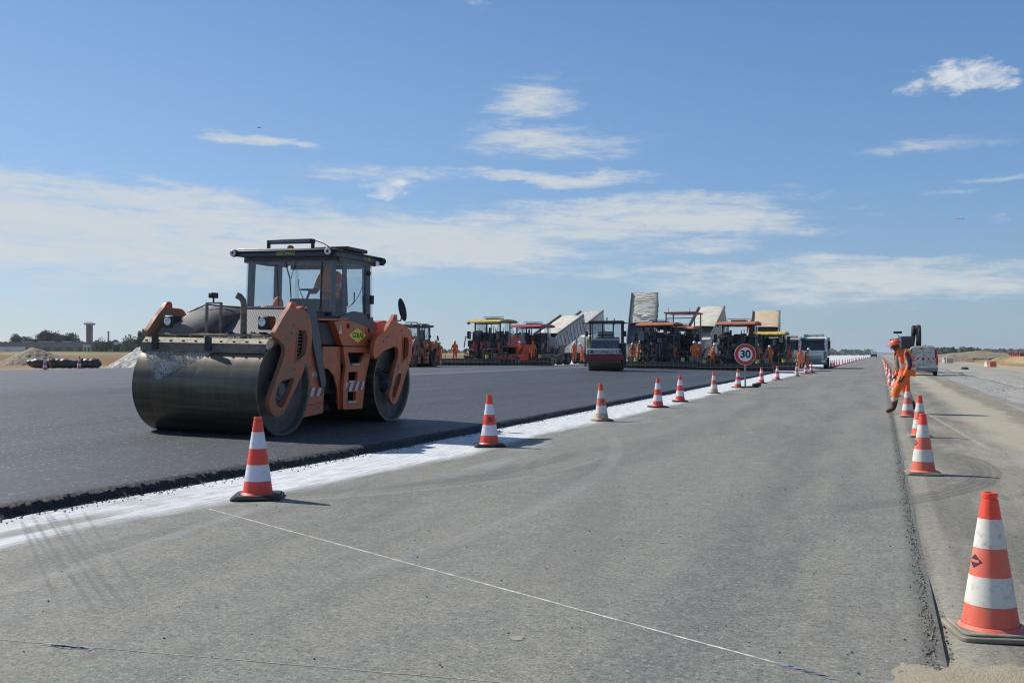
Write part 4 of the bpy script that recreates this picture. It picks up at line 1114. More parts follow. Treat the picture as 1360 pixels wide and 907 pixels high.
# ------------------------------------------------------------------ cones
def make_cone(kind='bright', emblem=False):
    red, wh, base = {'bright': ('cone_red', 'cone_white', 'cone_base_black'), 'worn': ('cone_red_worn', 'cone_white_worn', 'cone_base_khaki'), 'beige': ('cone_red_worn', 'cone_white_worn', 'cone_base_khaki')}[kind]
    root = thing('traffic_cone', None, 'traffic cone')
    mb = MB(); w = .225 if kind == 'bright' else .195
    mb.prism(rounded([(-w, -w), (w, -w), (w, w), (-w, w)], .05), 0.004, .030, 'z'); mb.prism(rounded([(-w + .02, -w + .02), (w - .02, -w + .02), (w - .02, w - .02), (-w + .02, w - .02)], .05), .030, .044, 'z')
    mb.build('base', base, root, bevel=.006)
    H = [.044, .165, .315, .462, .615, .745]
    def R_(z): return .138 - (.138 - .036) * (z - .044) / .70
    mb = MB(); n = 40
    mb.lathe([(.044, .155), (.052, .148), (.062, .139)], n=n)
    for k in range(5):
        mb.m = [0, 1, 0, 1, 3][k]
        if kind == 'beige' and k == 0: mb.m = 2
        z0, z1 = H[k], H[k + 1]
        if k == 0: z0 = .062
        if k == 4: z1 = .715
        o = .0012 if k % 2 else 0
        mb.lathe([(z0, R_(z0) + o), (z1, R_(z1) + o)], n=n)
    mb.m = 3
    mb.lathe([(.715, R_(.715)), (.717, .033), (.722, .033), (.725, .038), (.748, .037), (.750, .034), (.750, .026), (.70, .026)], n=n)
    b = mb.build('cone_body', [red, wh, 'cone_beige', 'cone_red'], root, smooth=30)
    if emblem:
        # dark rhombus printed on the middle red band, curved with the cone; faces the camera side
        mb = MB(); nn = 12
        for (k0, mt) in ((1.0, 0),):
            def P(i, j):
                s = (i / nn * 2 - 1); hh = .036 * (1 - abs(s)); z = .392 + (j * 2 - 1) * hh; a = s * .52 - pi / 2
                r = R_(z) + .0016
                return (r * cos(a), r * sin(a), z)
            mb.grid(P, nn, 1)
        e = mb.build('emblem', 'sign_blue' if kind == 'bright' else 'dark_cloth', b, normals=False)
        mb = MB()
        def P2(i, j):
            s = (i / nn * 2 - 1) * .55; z = .392 + (j * 2 - 1) * .007; a = s * .62 - pi / 2; r = R_(z) + .0026
            return (r * cos(a), r * sin(a), z)
        mb.grid(P2, nn, 1); mb.build('emblem_bar', red, e, normals=False)
    return root
CP = {}
def cone(u, v, kind='bright', emblem=False, label='', rz=0.0, group=None, z=None, tilt=(0, 0)):
    key = (kind, emblem)
    if key not in CP: CP[key] = make_cone(kind, emblem); o = CP[key]; fresh = True
    else: o = copy_tree(CP[key])
    o.location = (u, v, (crown(u) if z is None else z)); o.rotation_euler = (tilt[0], tilt[1], rz)
    o['label'] = label
    if group: o['group'] = group
    if kind == 'worn': o.scale = (.94, .94, .90)
    return o
G1 = 'cones along the white strip on the left of the road'
G2 = 'cones along the seam on the right of the road'
left = [((343, 661), 'bright', 0, 'bright clean red and white cone on a black base in front of the big roller', .12, 0),
        ((650, 592.5), 'bright', 1, 'bright cone with a black emblem, standing at the shadow tip of the big roller', .1, .0),
        ((799, 559), 'beige', 1, 'grimy leaning cone with a beige foot, third along the white strip', .3, -.03),
        ((873.5, 541), 'bright', 0, 'bright red and white cone, left of the close pair beside the dark asphalt', .2, 0),
        ((903, 533.5), 'bright', 0, 'bright red and white cone, right of the close pair beside the dark asphalt', -.1, 0),
        ((948, 522.5), 'beige', 1, 'dirty cone with beige foot and dark emblem, just before the speed sign', .1, 0),
        ((980, 515), 'bright', 1, 'red and white cone at the foot of the round speed sign', .2, 0),
        ((1011, 509), 'bright', 0, 'red and white cone, first beyond the speed sign', .1, 0),
        ((1032, 504.5), 'bright', 0, 'red and white cone, second beyond the speed sign', .2, 0),
        ((1058, 500), 'beige', 0, 'pale grimy cone with beige foot in front of the white truck', .1, 0),
        ((1070, 496.5), 'bright', 0, 'red and white cone directly below the orange worker at the truck', .1, 0),
        ((1077.5, 494.5), 'bright', 0, 'red and white cone just right of the orange worker at the truck', .3, 0)]
for (p, k, e, lb, rz, ty) in left:
    u, v = on_z(*p); cone(u, v, k, bool(e), lb, YAW + rz, G1, tilt=(0, ty))
far = [1103.5, 1105.5, 1108.2, 1110.8, 1114.3, 1118.6, 1122.2, 1125.2, 1128, 1130.6, 1133.2, 1135.6, 1137.8, 1139.8, 1141.6, 1143.2, 1144.8, 1146.3, 1147.7, 1149, 1150.2, 1151.4, 1152.5, 1153.5, 1154.4, 1155.3, 1156.1, 1156.9, 1157.6, 1158.3]
for i, x in enumerate(far):
    v = on_u(x, -4.75)
    lb = 'small cone in the long far row running to the end of the road'
    gp = 'far row of cones to the end of the road'
    cone(-4.75 + .12 * sin(i * 3.1), v, 'bright', False, lb, i * .7, gp, tilt=(.03 * sin(i * 1.9), .04 * sin(i * 2.7)))
right = [((1313, 839), 'worn', 1, 'large faded cone on a khaki base in the near right corner', .22),
         ((1225, 629), 'worn', 1, 'faded cone with a dark emblem on its middle band, second on the right', .05),
         ((1221, 580), 'worn', 0, 'faded cone overlapped by the second cone on the right', .1),
         ((1205, 553.5), 'worn', 0, 'faded cone at the feet of the walking worker', .1)]
for (p, k, e, lb, rz) in right:
    u, v = on_z(*p); o = cone(u, v, k, bool(e), lb, rz, G2, z=-.004)
    if p[0] > 1300:
        [c for c in bpy.data.objects if c.parent == o and c.name.startswith('cone_body')][0].rotation_euler.z = -1.25
for i, v in enumerate([34, 41, 46, 52, 59, 67, 76, 86, 97, 110, 125, 142, 162, 186, 215, 250, 295, 350]):
    cone(.42 + .05 * sin(i * 2.2), v, 'worn', False, 'faded cone in the crowded row behind the walking worker', .3 * i, 'row of cones behind the walking worker', z=-.004)
for (px, Zc, lb) in ((60, 59, 'distant cone just left of the orange strap on the black pipe'), (105.5, 62, 'distant cone in front of the right half of the black pipe')):
    u, v = at(px, Zc); cone(u, v, 'bright', False, lb, .2, 'cones by the black pipe', z=.40 if px < 80 else .47)

# ------------------------------------------------------------------ speed sign
u, v = on_z(989.5, 514.5)
S = thing('speed_sign', 'round red and white 30 speed limit sign on a grey post between the cones', 'road sign', (u, v, 0), YAW - .04)
mb = MB(); mb.box(-.03, .03, -.02, .02, .05, 1.70); mb.build('post', 'steel', S, bevel=.005)
mb = MB(); mb.box(-.35, .55, -.11, .11, .004, .05); mb.box(.30, .62, -.13, .13, .05, .16); mb.build('foot', 'cone_base_black', S, bevel=.02)
mb = MB(); mb.cyl((0, -.045, 1.34), (0, -.025, 1.34), .432, None, 56); mb.m = 1; mb.cyl((0, -.0480, 1.34), (0, -.045, 1.34), .418, None, 56); mb.m = 0; mb.cyl((0, -.0500, 1.34), (0, -.048, 1.34), .285, None, 48)
d = mb.build('disc', ['sign_white', 'sign_red'], S)
text_mesh('numerals', '30', .42, 'sign_blue', d, Matrix.Translation((0, -.0515, 1.34)) @ FACE_MINUS_Y, .001, bold=.016, sx=1.0)
mb = MB(); mb.ball((.30, -.03, 1.10), .035); mb.build('flash_lamp', 'amber', S)

# ------------------------------------------------------------------ people
HEAD_M = ['skin', 'jacket', 'trousers', 'boots', 'band']
def make_body(joints, bones, mats, name='body', sub=1):
    """joints: name -> (x, y, z, r[, r2]); bones: (a, b, material index)"""
    names = list(joints); idx = {n: i for i, n in enumerate(names)}
    me = bpy.data.meshes.new(name)
    me.from_pydata([joints[n][:3] for n in names], [(idx[a], idx[b]) for a, b, _ in bones], [])
    o = bpy.data.objects.new(name, me); COL.objects.link(o)
    md = o.modifiers.new('skin', 'SKIN'); md.use_smooth_shade = True
    sv = me.skin_vertices[0].data
    for i, n in enumerate(names):
        j = joints[n]; r = j[3]; r2 = j[4] if len(j) > 4 else r
        r *= 1.14 if 'f' != n[0] and n[0] != 't' else 1.0; r2 *= 1.14 if n[0] not in 'ft' else 1.0
        sv[i].radius = (r, r2); sv[i].use_root = (n == 'pelvis')
    s = o.modifiers.new('sub', 'SUBSURF'); s.levels = sub; s.render_levels = sub
    bpy.context.view_layer.update()
    dg = bpy.context.evaluated_depsgraph_get()
    nm = bpy.data.meshes.new_from_object(o.evaluated_get(dg)); nm.name = name
    bpy.data.objects.remove(o)
    nm.materials.clear()
    for m_ in mats: nm.materials.append(M[m_])
    segs = [(Vector(joints[a][:3]), Vector(joints[b][:3]), k, (joints[a][3] + joints[b][3]) / 2) for a, b, k in bones]
    for p in nm.polygons:
        c = p.center; best = 1e9; bk = 0
        for a, b, k, r in segs:
            d = b - a; t_ = max(0, min(1, (c - a).dot(d) / max(1e-9, d.length_squared))); q = a + d * t_
            dist = (c - q).length / (r + .02)
            if dist < best: best = dist; bk = k if isinstance(k, int) else next(m_ for te, m_ in k if t_ <= te) if isinstance(k, list) else (k[1] if k[2] < t_ < k[3] else k[0])
        p.material_index = bk
        p.use_smooth = True
    ob = bpy.data.objects.new(name, nm); COL.objects.link(ob)
    return ob
def person_proto(pose, mats, helmet, label, cat='person', hands=False, sub=1):
    """z up, facing -Y unless posed otherwise. mats: skin, jacket, trousers, boots, band"""
    root = thing('person', label, cat)
    J = {}
    J['pelvis'] = (0, 0, .95, .145, .115)
    J['waist'] = (0, 0, 1.08, .14, .105)
    J['chest'] = (0, 0, 1.32, .165, .12)
    J['neck'] = (0, 0, 1.50, .058)
    J['head'] = (0, -.01, 1.60, .085, .09)
    J['crown'] = (0, -.01, 1.70, .075, .08)
    for s, q in ((1, 'r'), (-1, 'l')):
        J['sh' + q] = (s * .185, 0, 1.42, .068); J['el' + q] = (s * .25, .02, 1.14, .050); J['wr' + q] = (s * .27, -.06, .90, .036); J['ha' + q] = (s * .27, -.09, .82, .040, .024)
        J['hp' + q] = (s * .095, 0, .88, .098); J['kn' + q] = (s * .11, -.02, .49, .068); J['an' + q] = (s * .12, .02, .10, .052); J['to' + q] = (s * .13, -.14, .045, .042, .035)
    J.update({k: q for k, q in pose.items() if k != 'face'})
    B = [('pelvis', 'waist', (1, 1, 0, 0)), ('waist', 'chest', (1, 4, .25, .5)), ('chest', 'neck', 1), ('neck', 'head', 0), ('head', 'crown', 0)]
    for q in 'rl':
        B += [('chest', 'sh' + q, 1), ('sh' + q, 'el' + q, (1, 4, .62, .82)), ('el' + q, 'wr' + q, 1), ('wr' + q, 'ha' + q, 0),
              ('pelvis', 'hp' + q, 2), ('hp' + q, 'kn' + q, 2), ('kn' + q, 'an' + q, (2, 4, .30, .48) if not hands else [(.36, 2), (.52, 4), (.60, 2), (2, 3)]), ('an' + q, 'to' + q, 3)]
    if hands:
        for q, s in (('r', 1), ('l', -1)):
            w = Vector(J['wr' + q][:3]); h = Vector(J['ha' + q][:3]); d = (h - w).normalized(); side = Vector((.25, 1, 0)).cross(d).cross(d).normalized()
            for k in range(4):
                L_ = (.060, .070, .066, .050)[k]; a = h + side * (.013 * (k - 1.5) * 1.6)
                p1 = a + d * (.035); p2 = p1 + d * L_ * .55 + Vector((-.012, 0, 0)); p3 = p2 + d * L_ * .4 + Vector((-.018, 0, 0))
                J[f'f{q}{k}a'] = (*p1, .0095); J[f'f{q}{k}b'] = (*p2, .009); J[f'f{q}{k}c'] = (*p3, .008)
                B += [('ha' + q, f'f{q}{k}a', 0), (f'f{q}{k}a', f'f{q}{k}b', 0), (f'f{q}{k}b', f'f{q}{k}c', 0)]
            a = w.lerp(h, .45) + side * -.045; b = a + d * .035 + side * -.012; J[f't{q}a'] = (*a, .011); J[f't{q}b'] = (*b, .010)
            B += [('wr' + q, f't{q}a', 0), (f't{q}a', f't{q}b', 0)]
    b = make_body(J, B, mats, 'body', sub); b.parent = root
    hd = Vector(J['head'][:3]); cr = Vector(J['crown'][:3]); up = (cr - hd).normalized()
    fw = Vector(pose.get('face', (0, -1, 0)))
    fw = (fw - up * fw.dot(up)).normalized(); rt = fw.cross(up)
    T = Matrix(((rt.x, fw.x, up.x, 0), (rt.y, fw.y, up.y, 0), (rt.z, fw.z, up.z, 0), (0, 0, 0, 1)))
    T = Matrix.Translation(hd + up * .055) @ T
    if helmet:
        mb = MB(); mb.T = T
        mb.lathe([(.005, .128), (.02, .126), (.06, .118), (.10, .094), (.125, .06), (.135, .02), (.136, 0)], n=24)
        mb.prism([(.12 * cos(a), .13 + .07 * sin(a)) if 0 else (.125 * cos(a), .03 + .155 * max(0, sin(a)) if sin(a) > 0 else .03 + .15 * sin(a)) for a in [k * 2 * pi / 28 for k in range(28)]], .0, .012, 'z')
        mb.box(-.012, .012, -.10, .10, .115, .142)
        mb.build('helmet', helmet, root)
    # face
    fb = MB(); fb.T = Matrix.Translation(hd + up * .0) @ T.to_3x3().to_4x4()
    fb.ball((0, .098, .005), .018, (.8, 1.0, 1.3), 8, 6); fb.m = 1
    for s in (1, -1): fb.ball((s * .032, .083, .03), .011, n=8, m=6)
    fb.box(-.025, .025, .080, .096, -.040, -.022)
    fb.build('face', [mats[0], 'black_rubber'], root)
    fb = MB(); fb.T = Matrix.Translation(hd) @ T.to_3x3().to_4x4()
    for s in (1, -1): fb.ball((s * .088, 0, .01), .022, (.4, .9, 1.3), 8, 6)
    each(fb, 'ear', mats[0], root)
    return root
ORN = ['skin_light', 'hivis_orange', 'hivis_orange', 'boot', 'reflective']
# the near worker strides to the left across the seam, head bowed, arms hanging
walk = dict(
    pelvis=(.03, 0, .90, .140, .15), waist=(.035, 0, 1.03, .13, .145), chest=(.005, 0, 1.23, .14, .165), neck=(-.075, 0, 1.40, .062), head=(-.150, 0, 1.475, .085, .08), crown=(-.165, 0, 1.575, .078, .075),
    shr=(-.01, -.18, 1.35, .072), elr=(.055, -.235, 1.09, .054), wrr=(-.035, -.215, .87, .038), har=(-.085, -.205, .80, .034, .022),
    shl=(.0, .18, 1.35, .072), ell=(.05, .24, 1.09, .054), wrl=(-.07, .22, .88, .038), hal=(-.12, .21, .81, .034, .022),
    hpr=(.01, -.10, .86, .110), knr=(-.185, -.11, .53, .080), anr=(-.235, -.11, .125, .050), tor=(-.405, -.12, .055, .046, .038),
    hpl=(.05, .09, .86, .108), knl=(.10, .10, .49, .076), anl=(.27, .10, .15, .050), tol=(.14, .10, .045, .042, .036), face=(-1, 0, -.45))
u, v = on_z(1199, 549)
W = person_proto(walk, ['skin_dark', 'hivis_orange', 'hivis_orange', 'boot', 'reflective'], 'helmet_orange', 'worker with orange helmet striding left, head bowed, beside the right row of cones', hands=True, sub=2)
W.scale = (1.06, 1.08, 1.02); W.location = (u, v, -.012); W.rotation_euler = (0, 0, YAW - .05)
# open vest over a checked shirt: dark sleeve patch, back bag and shirt front as clothing of the figure
mb = MB()
def vest(i, j):
    a = (i / 20) * pi * 1.55 - .35; t_ = j / 10
    z = .84 + .56 * t_; cx = .065 - .075 * max(0, (t_ - .15)) * 1.1; bulge = .05 * sin(pi * min(1, t_ * 1.3)) if -.2 < a else 0
    rx = .165 + .02 * (1 - t_) + .03 * sin(pi * t_); ry = .19 + .02 * (1 - t_)
    return (cx + rx * cos(a - pi / 2 + .0) * (1.0) , ry * sin(a - pi / 2), z + .015 * noise.noise((a * 2, t_ * 5, 0)))
mb.grid(vest, 20, 10)
o = mb.build('vest', ['hivis_orange'], W, normals=False); sd = o.modifiers.new('cloth', 'SOLIDIFY'); sd.thickness = .012
for z0 in (.98, 1.10):
    mb = MB()
    def bd(i, j, z0=z0):
        p = Vector(vest(i, (z0 - .84) / .56 * 10 + j * 1.0)); c_ = Vector((.03, 0, p.z)); return tuple(p + (p - c_).normalized() * .010)
    mb.grid(bd, 20, 1); mb.build('reflective_band', 'reflective', W, normals=False)
mb = MB(); mb.tube([(-.125, -.02, 1.30), (-.115, -.03, 1.12), (-.09, -.03, .97)], .05, 10, [.045, .075, .06]); mb.build('shirt', 'plaid', W)
mb = MB(); mb.tube([(-.005, -.215, 1.35), (.035, -.268, 1.22), (.055, -.272, 1.08), (.02, -.262, .99)], .05, 10, [.045, .052, .048, .038]); mb.build('sleeve', 'dark_cloth', W)

P_back = person_proto(dict(face=(0, 1, -.2), tor=(.13, .14, .045, .042, .035), tol=(-.13, .14, .045, .042, .035), wrr=(.24, .14, .98, .036), har=(.20, .22, .98, .035), wrl=(-.24, .12, .98, .036), hal=(-.20, .20, .98, .035)), ORN, 'helmet_white', 'x')
P_side = person_proto(dict(chest=(-.06, 0, 1.31, .15, .13), neck=(-.11, 0, 1.47, .055), head=(-.15, 0, 1.56, .08, .085), crown=(-.17, 0, 1.66, .075), shr=(-.06, -.19, 1.41, .068), shl=(-.06, .19, 1.41, .068), elr=(-.05, -.24, 1.14, .05), ell=(-.05, .24, 1.14, .05), wrr=(-.22, -.20, .98, .036), har=(-.30, -.18, .97, .035), wrl=(-.22, .20, .98, .036), hal=(-.30, .18, .97, .035),
    hpr=(.02, -.09, .88, .095), hpl=(0, .09, .88, .095), knr=(.10, -.10, .49, .066), anr=(.18, -.10, .12, .05), tor=(.06, -.10, .045, .04, .034), knl=(-.12, .10, .49, .066), anl=(-.16, .10, .10, .05), tol=(-.31, .10, .045, .04, .034), face=(-1, 0, -.2)), ORN, 'helmet_white', 'x')
P_front = person_proto({}, ORN, 'helmet_orange', 'x')
PROTO_USED = set()
def put_person(pr, px, Z, label, rz=None, dz=0.0, base=None, sc=1.0):
    u, v = at(px, Z)
    z = (crown(u) if base is None else base) + dz
    if id(pr) not in PROTO_USED: PROTO_USED.add(id(pr)); o = pr; o['label'] = label
    else: o = copy_tree(pr, label=label)
    o.location = (u, v, z); o.rotation_euler = (0, 0, YAW if rz is None else rz); o['group'] = 'workers around the paving machines'
    if sc != 1: o.scale = (sc, sc, sc)
    return o
A_ = TH
put_person(P_side, 577, 72, 'worker in orange bending beside the distant orange roller, left of a second worker', 0.4, A_)
put_person(P_back, 583.5, 74, 'worker in orange standing just right of the bending worker by the distant roller', YAW, A_)
put_person(P_back, 690.5, 84, 'lone worker in orange seen from behind in front of the red paver', YAW, .28)
put_person(P_side, 740, 92, 'worker in red orange jacket left of the tipped silver truck bed foot', 2.6, .2)
put_person(P_back, 747, 93, 'worker in orange jacket close to the white trailer', YAW + .4, .2)
put_person(P_side, 773, 84, 'worker with faded orange vest by the thin black pole', .2, .2)
put_person(P_back, 922, 73, 'left one of two workers in orange standing side by side on the screed', YAW, .38)
put_person(P_side, 927.5, 74, 'right one of two workers in orange standing side by side on the screed', 2.4, .38)
put_person(P_back, 840, 78, 'worker in faded orange between the steel roller and the high tipped truck', YAW + .2, .2)
put_person(P_side, 848, 79, 'worker in orange at the left end of the middle paver', 3.3, .5)
put_person(P_side, 853.5, 80, 'worker in orange standing high beside the middle paver console', .2, .9)
put_person(P_front, 997.5, 74, 'operator in orange with orange helmet on the orange roofed paver', 0, 2.05)
put_person(P_back, 1022, 76, 'worker in faded orange right behind the speed sign paver', YAW, .2)
put_person(P_side, 1034, 82, 'worker in red orange between paver and white truck', .4, .2)
put_person(P_front, 1047, 84, 'worker in red orange vest left of the white truck cab', .3, .2)
put_person(P_side, 1071, 82, 'worker in orange with white helmet in front of the white truck', 2.9, .10, base=0.02)
put_person(P_front, 1063, 90, 'worker half hidden at the left headlight of the white truck', .2, .0)
# operator in the big roller cab: seated, seen through the windscreen
sit = dict(pelvis=(0, .10, .52, .14, .12), waist=(0, .10, .66, .135, .11), chest=(0, .07, .92, .165, .12), neck=(0, .04, 1.10, .055), head=(0, .02, 1.20, .085, .09), crown=(0, .02, 1.30, .075, .08),
    shr=(.19, .06, 1.02, .07), shl=(-.19, .06, 1.02, .07), elr=(.26, -.02, .76, .052), ell=(-.26, -.02, .76, .052), wrr=(.16, -.24, .74, .038), har=(.12, -.31, .76, .036, .026), wrl=(-.16, -.24, .74, .038), hal=(-.12, -.31, .76, .036, .026),
    hpr=(.10, .04, .50, .10), hpl=(-.10, .04, .50, .10), knr=(.14, -.36, .50, .072), knl=(-.14, -.36, .50, .072), anr=(.14, -.40, .12, .05), anl=(-.14, -.40, .12, .05), tor=(.14, -.54, .06, .04), tol=(-.14, -.54, .06, .04))
for z in list(sit):
    q = sit[z]; sit[z] = q
D = person_proto(dict(sit, face=(-.3, -1, -.15)), ['skin_light', 'hivis_orange', 'dark_cloth', 'boot', 'reflective'], None, 'driver in an orange jacket seated inside the big roller cab')
D.location = (roller.location.x + .32, roller.location.y + .78, roller.location.z + 1.50); D.rotation_euler = (0, 0, -.2)
mb = MB(); mb.lathe([(1.27, .105), (1.33, .10), (1.365, .07), (1.375, 0)], (0, .02, 0), n=18); mb.box(-.07, .07, -.16, -.06, 1.28, 1.295); mb.build('cap', 'dark_cloth', D)
# ------------------------------------------------------------------ pavers
def make_paver(label, canopy, body, screed=(-3.6, 3.6), canopy_z=3.70, ribs=True, hopper=True, tall=False):
    """travels towards +Y; screed trails at -Y. Root on the ground at the middle of the tracks."""
    R = thing('asphalt_paver', label, 'asphalt paver', group='asphalt pavers')
    # tracks
    for s in (1, -1):
        mb = MB(); mb.prism(rounded([(-1.9, .05), (1.6, .05), (2.0, .35), (1.9, .75), (-1.7, .80), (-2.2, .45)], .18, 4), s * .85, s * 1.25)
        t_ = mb.build('track', 'black_rubber', R)
        mb = MB()
        for y in (-1.8, -.9, 0, .9, 1.6): mb.cyl((s * 1.25, y, .38), (s * 1.29, y, .38), .20, None, 14)
        each(mb, 'track_roller', 'grey_metal', t_)
    mb = MB(); mb.box(-1.22, 1.22, -2.1, 1.9, .80, 1.55); mb.box(-1.15, 1.15, -1.2, 1.9, 1.55, 2.15, .96, .96)
    mb.build('body', body, R, bevel=.05)
    mb = MB()
    for s in (1, -1):
        mb.box(s * 1.20 - .02, s * 1.20 + .02, -1.9, 1.2, .95, 1.48)
    each(mb, 'side_panel', 'black_metal', R)
    # engine hood towards the front
    mb = MB(); mb.prism(rounded([(-.4, 1.5), (1.9, 1.5), (2.1, 2.0), (1.7, 2.45), (-.2, 2.55), (-.4, 2.4)], .12, 4), -1.12, 1.12); mb.build('engine_hood', body, R, bevel=.04)
    # hopper
    if hopper:
        mb = MB()
        for s in (1, -1): mb.hexa([(s * .9, 1.9, .75), (s * 1.35, 1.9, .9), (s * 1.35, 3.6, .9), (s * .9, 3.6, .75), (s * 1.45, 1.9, 1.55), (s * 1.65, 1.9, 1.75), (s * 1.65, 3.6, 1.75), (s * 1.45, 3.6, 1.55)])
        mb.box(-1.4, 1.4, 3.5, 3.8, .45, .8)
        mb.build('hopper', body, R)
    # operator platform, consoles, seats, railings
    mb = MB(); mb.box(-1.30, 1.30, -2.4, -.5, 1.52, 1.62); mb.box(-1.2, 1.2, -2.7, -2.4, .9, 1.0); mb.build('platform', 'black_metal', R)
    for s in (1, -1):
        mb = MB(); mb.box(s * 1.05 - .28, s * 1.05 + .28, -1.9, -1.35, 1.62, 2.12); mb.box(s * 1.05 - .28, s * 1.05 + .28, -2.02, -1.88, 2.0, 2.75, .85, 1); mb.build('seat', 'black_rubber', R, bevel=.05)
    mb = MB(); mb.box(-.95, .95, -1.15, -.75, 1.62, 2.55); mb.box(-.95, .95, -1.3, -.9, 2.5, 2.62); mb.build('console', 'black_metal', R, bevel=.03)
    for s in (1, -1):
        mb = MB(); mb.tube([(s * 1.35, -2.4, 1.6), (s * 1.35, -2.4, 2.6), (s * 1.35, -.5, 2.6), (s * 1.35, -.5, 1.6)], .025, 6); mb.tube([(s * 1.35, -2.4, 2.1), (s * 1.35, -.5, 2.1)], .02, 6)
        mb.tube([(s * 1.35, -2.4, .6), (s * 1.35, -2.45, 1.6)], .03, 6)
        mb.tube([(s * .6, -2.45, 1.6), (s * .6, -2.45, 2.6), (s * 1.35, -2.4, 2.6)], .025, 6)
        mb.build('railing', 'grey_metal', R)
    for s in (1, -1):
        mb = MB()
        for k in range(4): mb.box(s * 1.55 - .22, s * 1.55 + .22, -2.35, -2.05, .35 + k * .3, .39 + k * .3)
        mb.tube([(s * 1.32, -2.38, .3), (s * 1.32, -2.38, 1.6)], .03, 6); mb.tube([(s * 1.78, -2.38, .3), (s * 1.78, -2.38, 1.4)], .03, 6)
        mb.build('ladder', 'black_metal', R)
    # posts and canopy
    mb = MB()
    for s in (1, -1):
        mb.box(s * 1.05 - .05, s * 1.05 + .05, -2.05, -1.95, 1.6, canopy_z - .1); mb.box(s * 1.0 - .05, s * 1.0 + .05, .25, .35, 2.0, canopy_z - .1)
    mb.box(-1.1, 1.1, -2.03, -1.97, canopy_z - .34, canopy_z - .26)
    each(mb, 'canopy_post', 'black_metal', R)
    mb = MB(); pr = [(-3.05, canopy_z - .16), (-2.6, canopy_z - .02), (-1.2, canopy_z + .08), (.6, canopy_z + .05), (1.15, canopy_z - .08), (1.15, canopy_z - .16), (.6, canopy_z - .08), (-2.6, canopy_z - .14), (-3.05, canopy_z - .24)]
    mb.prism(pr, -1.42, 1.42)
    cn = mb.build('canopy', canopy, R, bevel=.03)
    mb = MB(); mb.box(-1.38, 1.38, -2.6, .9, canopy_z - .20, canopy_z - .15)
    for s in (1, -1): mb.box(s * 1.3 - .06, s * 1.3 + .06, -2.9, -2.6, canopy_z - .34, canopy_z - .2)
    mb.build('canopy_frame', 'black_metal', cn)
    mb = MB(); mb.box(-.6, .5, -1.0, .2, canopy_z + .07, canopy_z + .20); mb.tube([(-.9, -.6, canopy_z + .05), (-.9, -.6, canopy_z + .3), (.8, -.6, canopy_z + .3), (.8, -.6, canopy_z + .05)], .02, 5); mb.build('roof_box', 'black_metal', cn)
    # packed machinery between the tracks and the platform: hoppers, valves, gas bottles, pumps
    rnd = random.Random(len(label) * 7); mb = MB()
    for k in range(85):
        x = rnd.uniform(-1.25, 1.25); y = rnd.uniform(-2.6, -.4); z = rnd.uniform(.7, 2.6); a, b_, c = rnd.uniform(.05, .28), rnd.uniform(.05, .3), rnd.uniform(.06, .35)
        mb.m = rnd.choice((0, 0, 0, 0, 1, 2))
        mb.box(x - a, x + a, y - b_, y + b_, z - c, z + c)
    mb.m = 3
    for k in range(5): x = rnd.uniform(-1.2, 1.2); mb.box(x - .09, x + .09, -2.72, -2.6, rnd.uniform(.8, 1.6), rnd.uniform(1.7, 2.0))
    mb.m = 0
    for k in range(14):
        x = rnd.uniform(-1.3, 1.3); y = rnd.uniform(-2.5, -1); mb.tube([(x, y, 1.6), (x + rnd.uniform(-.2, .2), y, rnd.uniform(2.4, canopy_z - .2))], .03, 5)
    mb.build('machinery', ['black_metal', 'grey_metal', 'dusty_metal', body], R)
    mb = MB()
    for s in (1, -1): mb.box(s * 1.18 - .02, s * 1.18 + .02, -1.3, .5, 2.35, canopy_z - .25)
    each(mb, 'side_screen', 'glass_dusty', R)
    # exhaust, lamps, hoses
    mb = MB(); mb.cyl((-.85, .6, 2.4), (-.85, .6, 3.1), .09, .09, 12); mb.build('exhaust', 'black_metal', R)
    rnd = random.Random(hash(label) % 1000 if 0 else len(label)); mb = MB()
    for k in range(16):
        x = rnd.uniform(-1.1, 1.1); z = rnd.uniform(.9, 2.3); mb.tube([(x, -2.2, z), (x + rnd.uniform(-.3, .3), -2.5 - rnd.random() * .4, z - rnd.random() * .4), (x + rnd.uniform(-.5, .5), -3.0, .7)], .03, 5)
    mb.build('hose', 'black_rubber', R)
    for s in (1, -1):
        mb = MB(); mb.tube([(s * 1.5, -1.9, 2.2), (s * 1.75, -2.3, 2.35), (s * 1.8, -2.5, 1.5)], .05, 6); mb.box(s * 1.6 - .12, s * 1.6 + .12, -2.1, -1.85, 2.15, 2.75); mb.build('control_box', 'black_metal', R, bevel=.02)
    # auger
    x0, x1 = screed
    mb = MB(); mb.cyl((x0 + .3, -2.7, .42), (x1 - .3, -2.7, .42), .06, None, 8)
    for k in range(int((x1 - x0 - .6) / .3)): x = x0 + .4 + k * .3; mb.cyl((x, -2.7, .42), (x + .05, -2.68, .42), .22, None, 14)
    mb.build('auger', 'grey_metal', R)
    # tow arms
    mb = MB()
    for s in (1, -1): mb.hexa([(s * 1.4 - .06, -3.4, .55), (s * 1.4 + .06, -3.4, .55), (s * 1.4 + .06, .6, .5), (s * 1.4 - .06, .6, .5), (s * 1.4 - .06, -3.4, .85), (s * 1.4 + .06, -3.4, .85), (s * 1.4 + .06, .6, .68), (s * 1.4 - .06, .6, .68)])
    each(mb, 'tow_arm', body, R)
    # screed
    mb = MB(); mb.box(x0, x1, -3.55, -3.0, .02, .42); mb.box(x0 + .1, x1 - .1, -3.45, -3.1, .42, .62)
    sc_ = mb.build('screed', 'black_metal', R, bevel=.02)
    mb = MB(); mb.box(x0, x1, -3.98, -3.56, .30, .345); mb.build('walkway', 'grey_metal', sc_)
    mb = MB()
    n = int((x1 - x0) / .35)
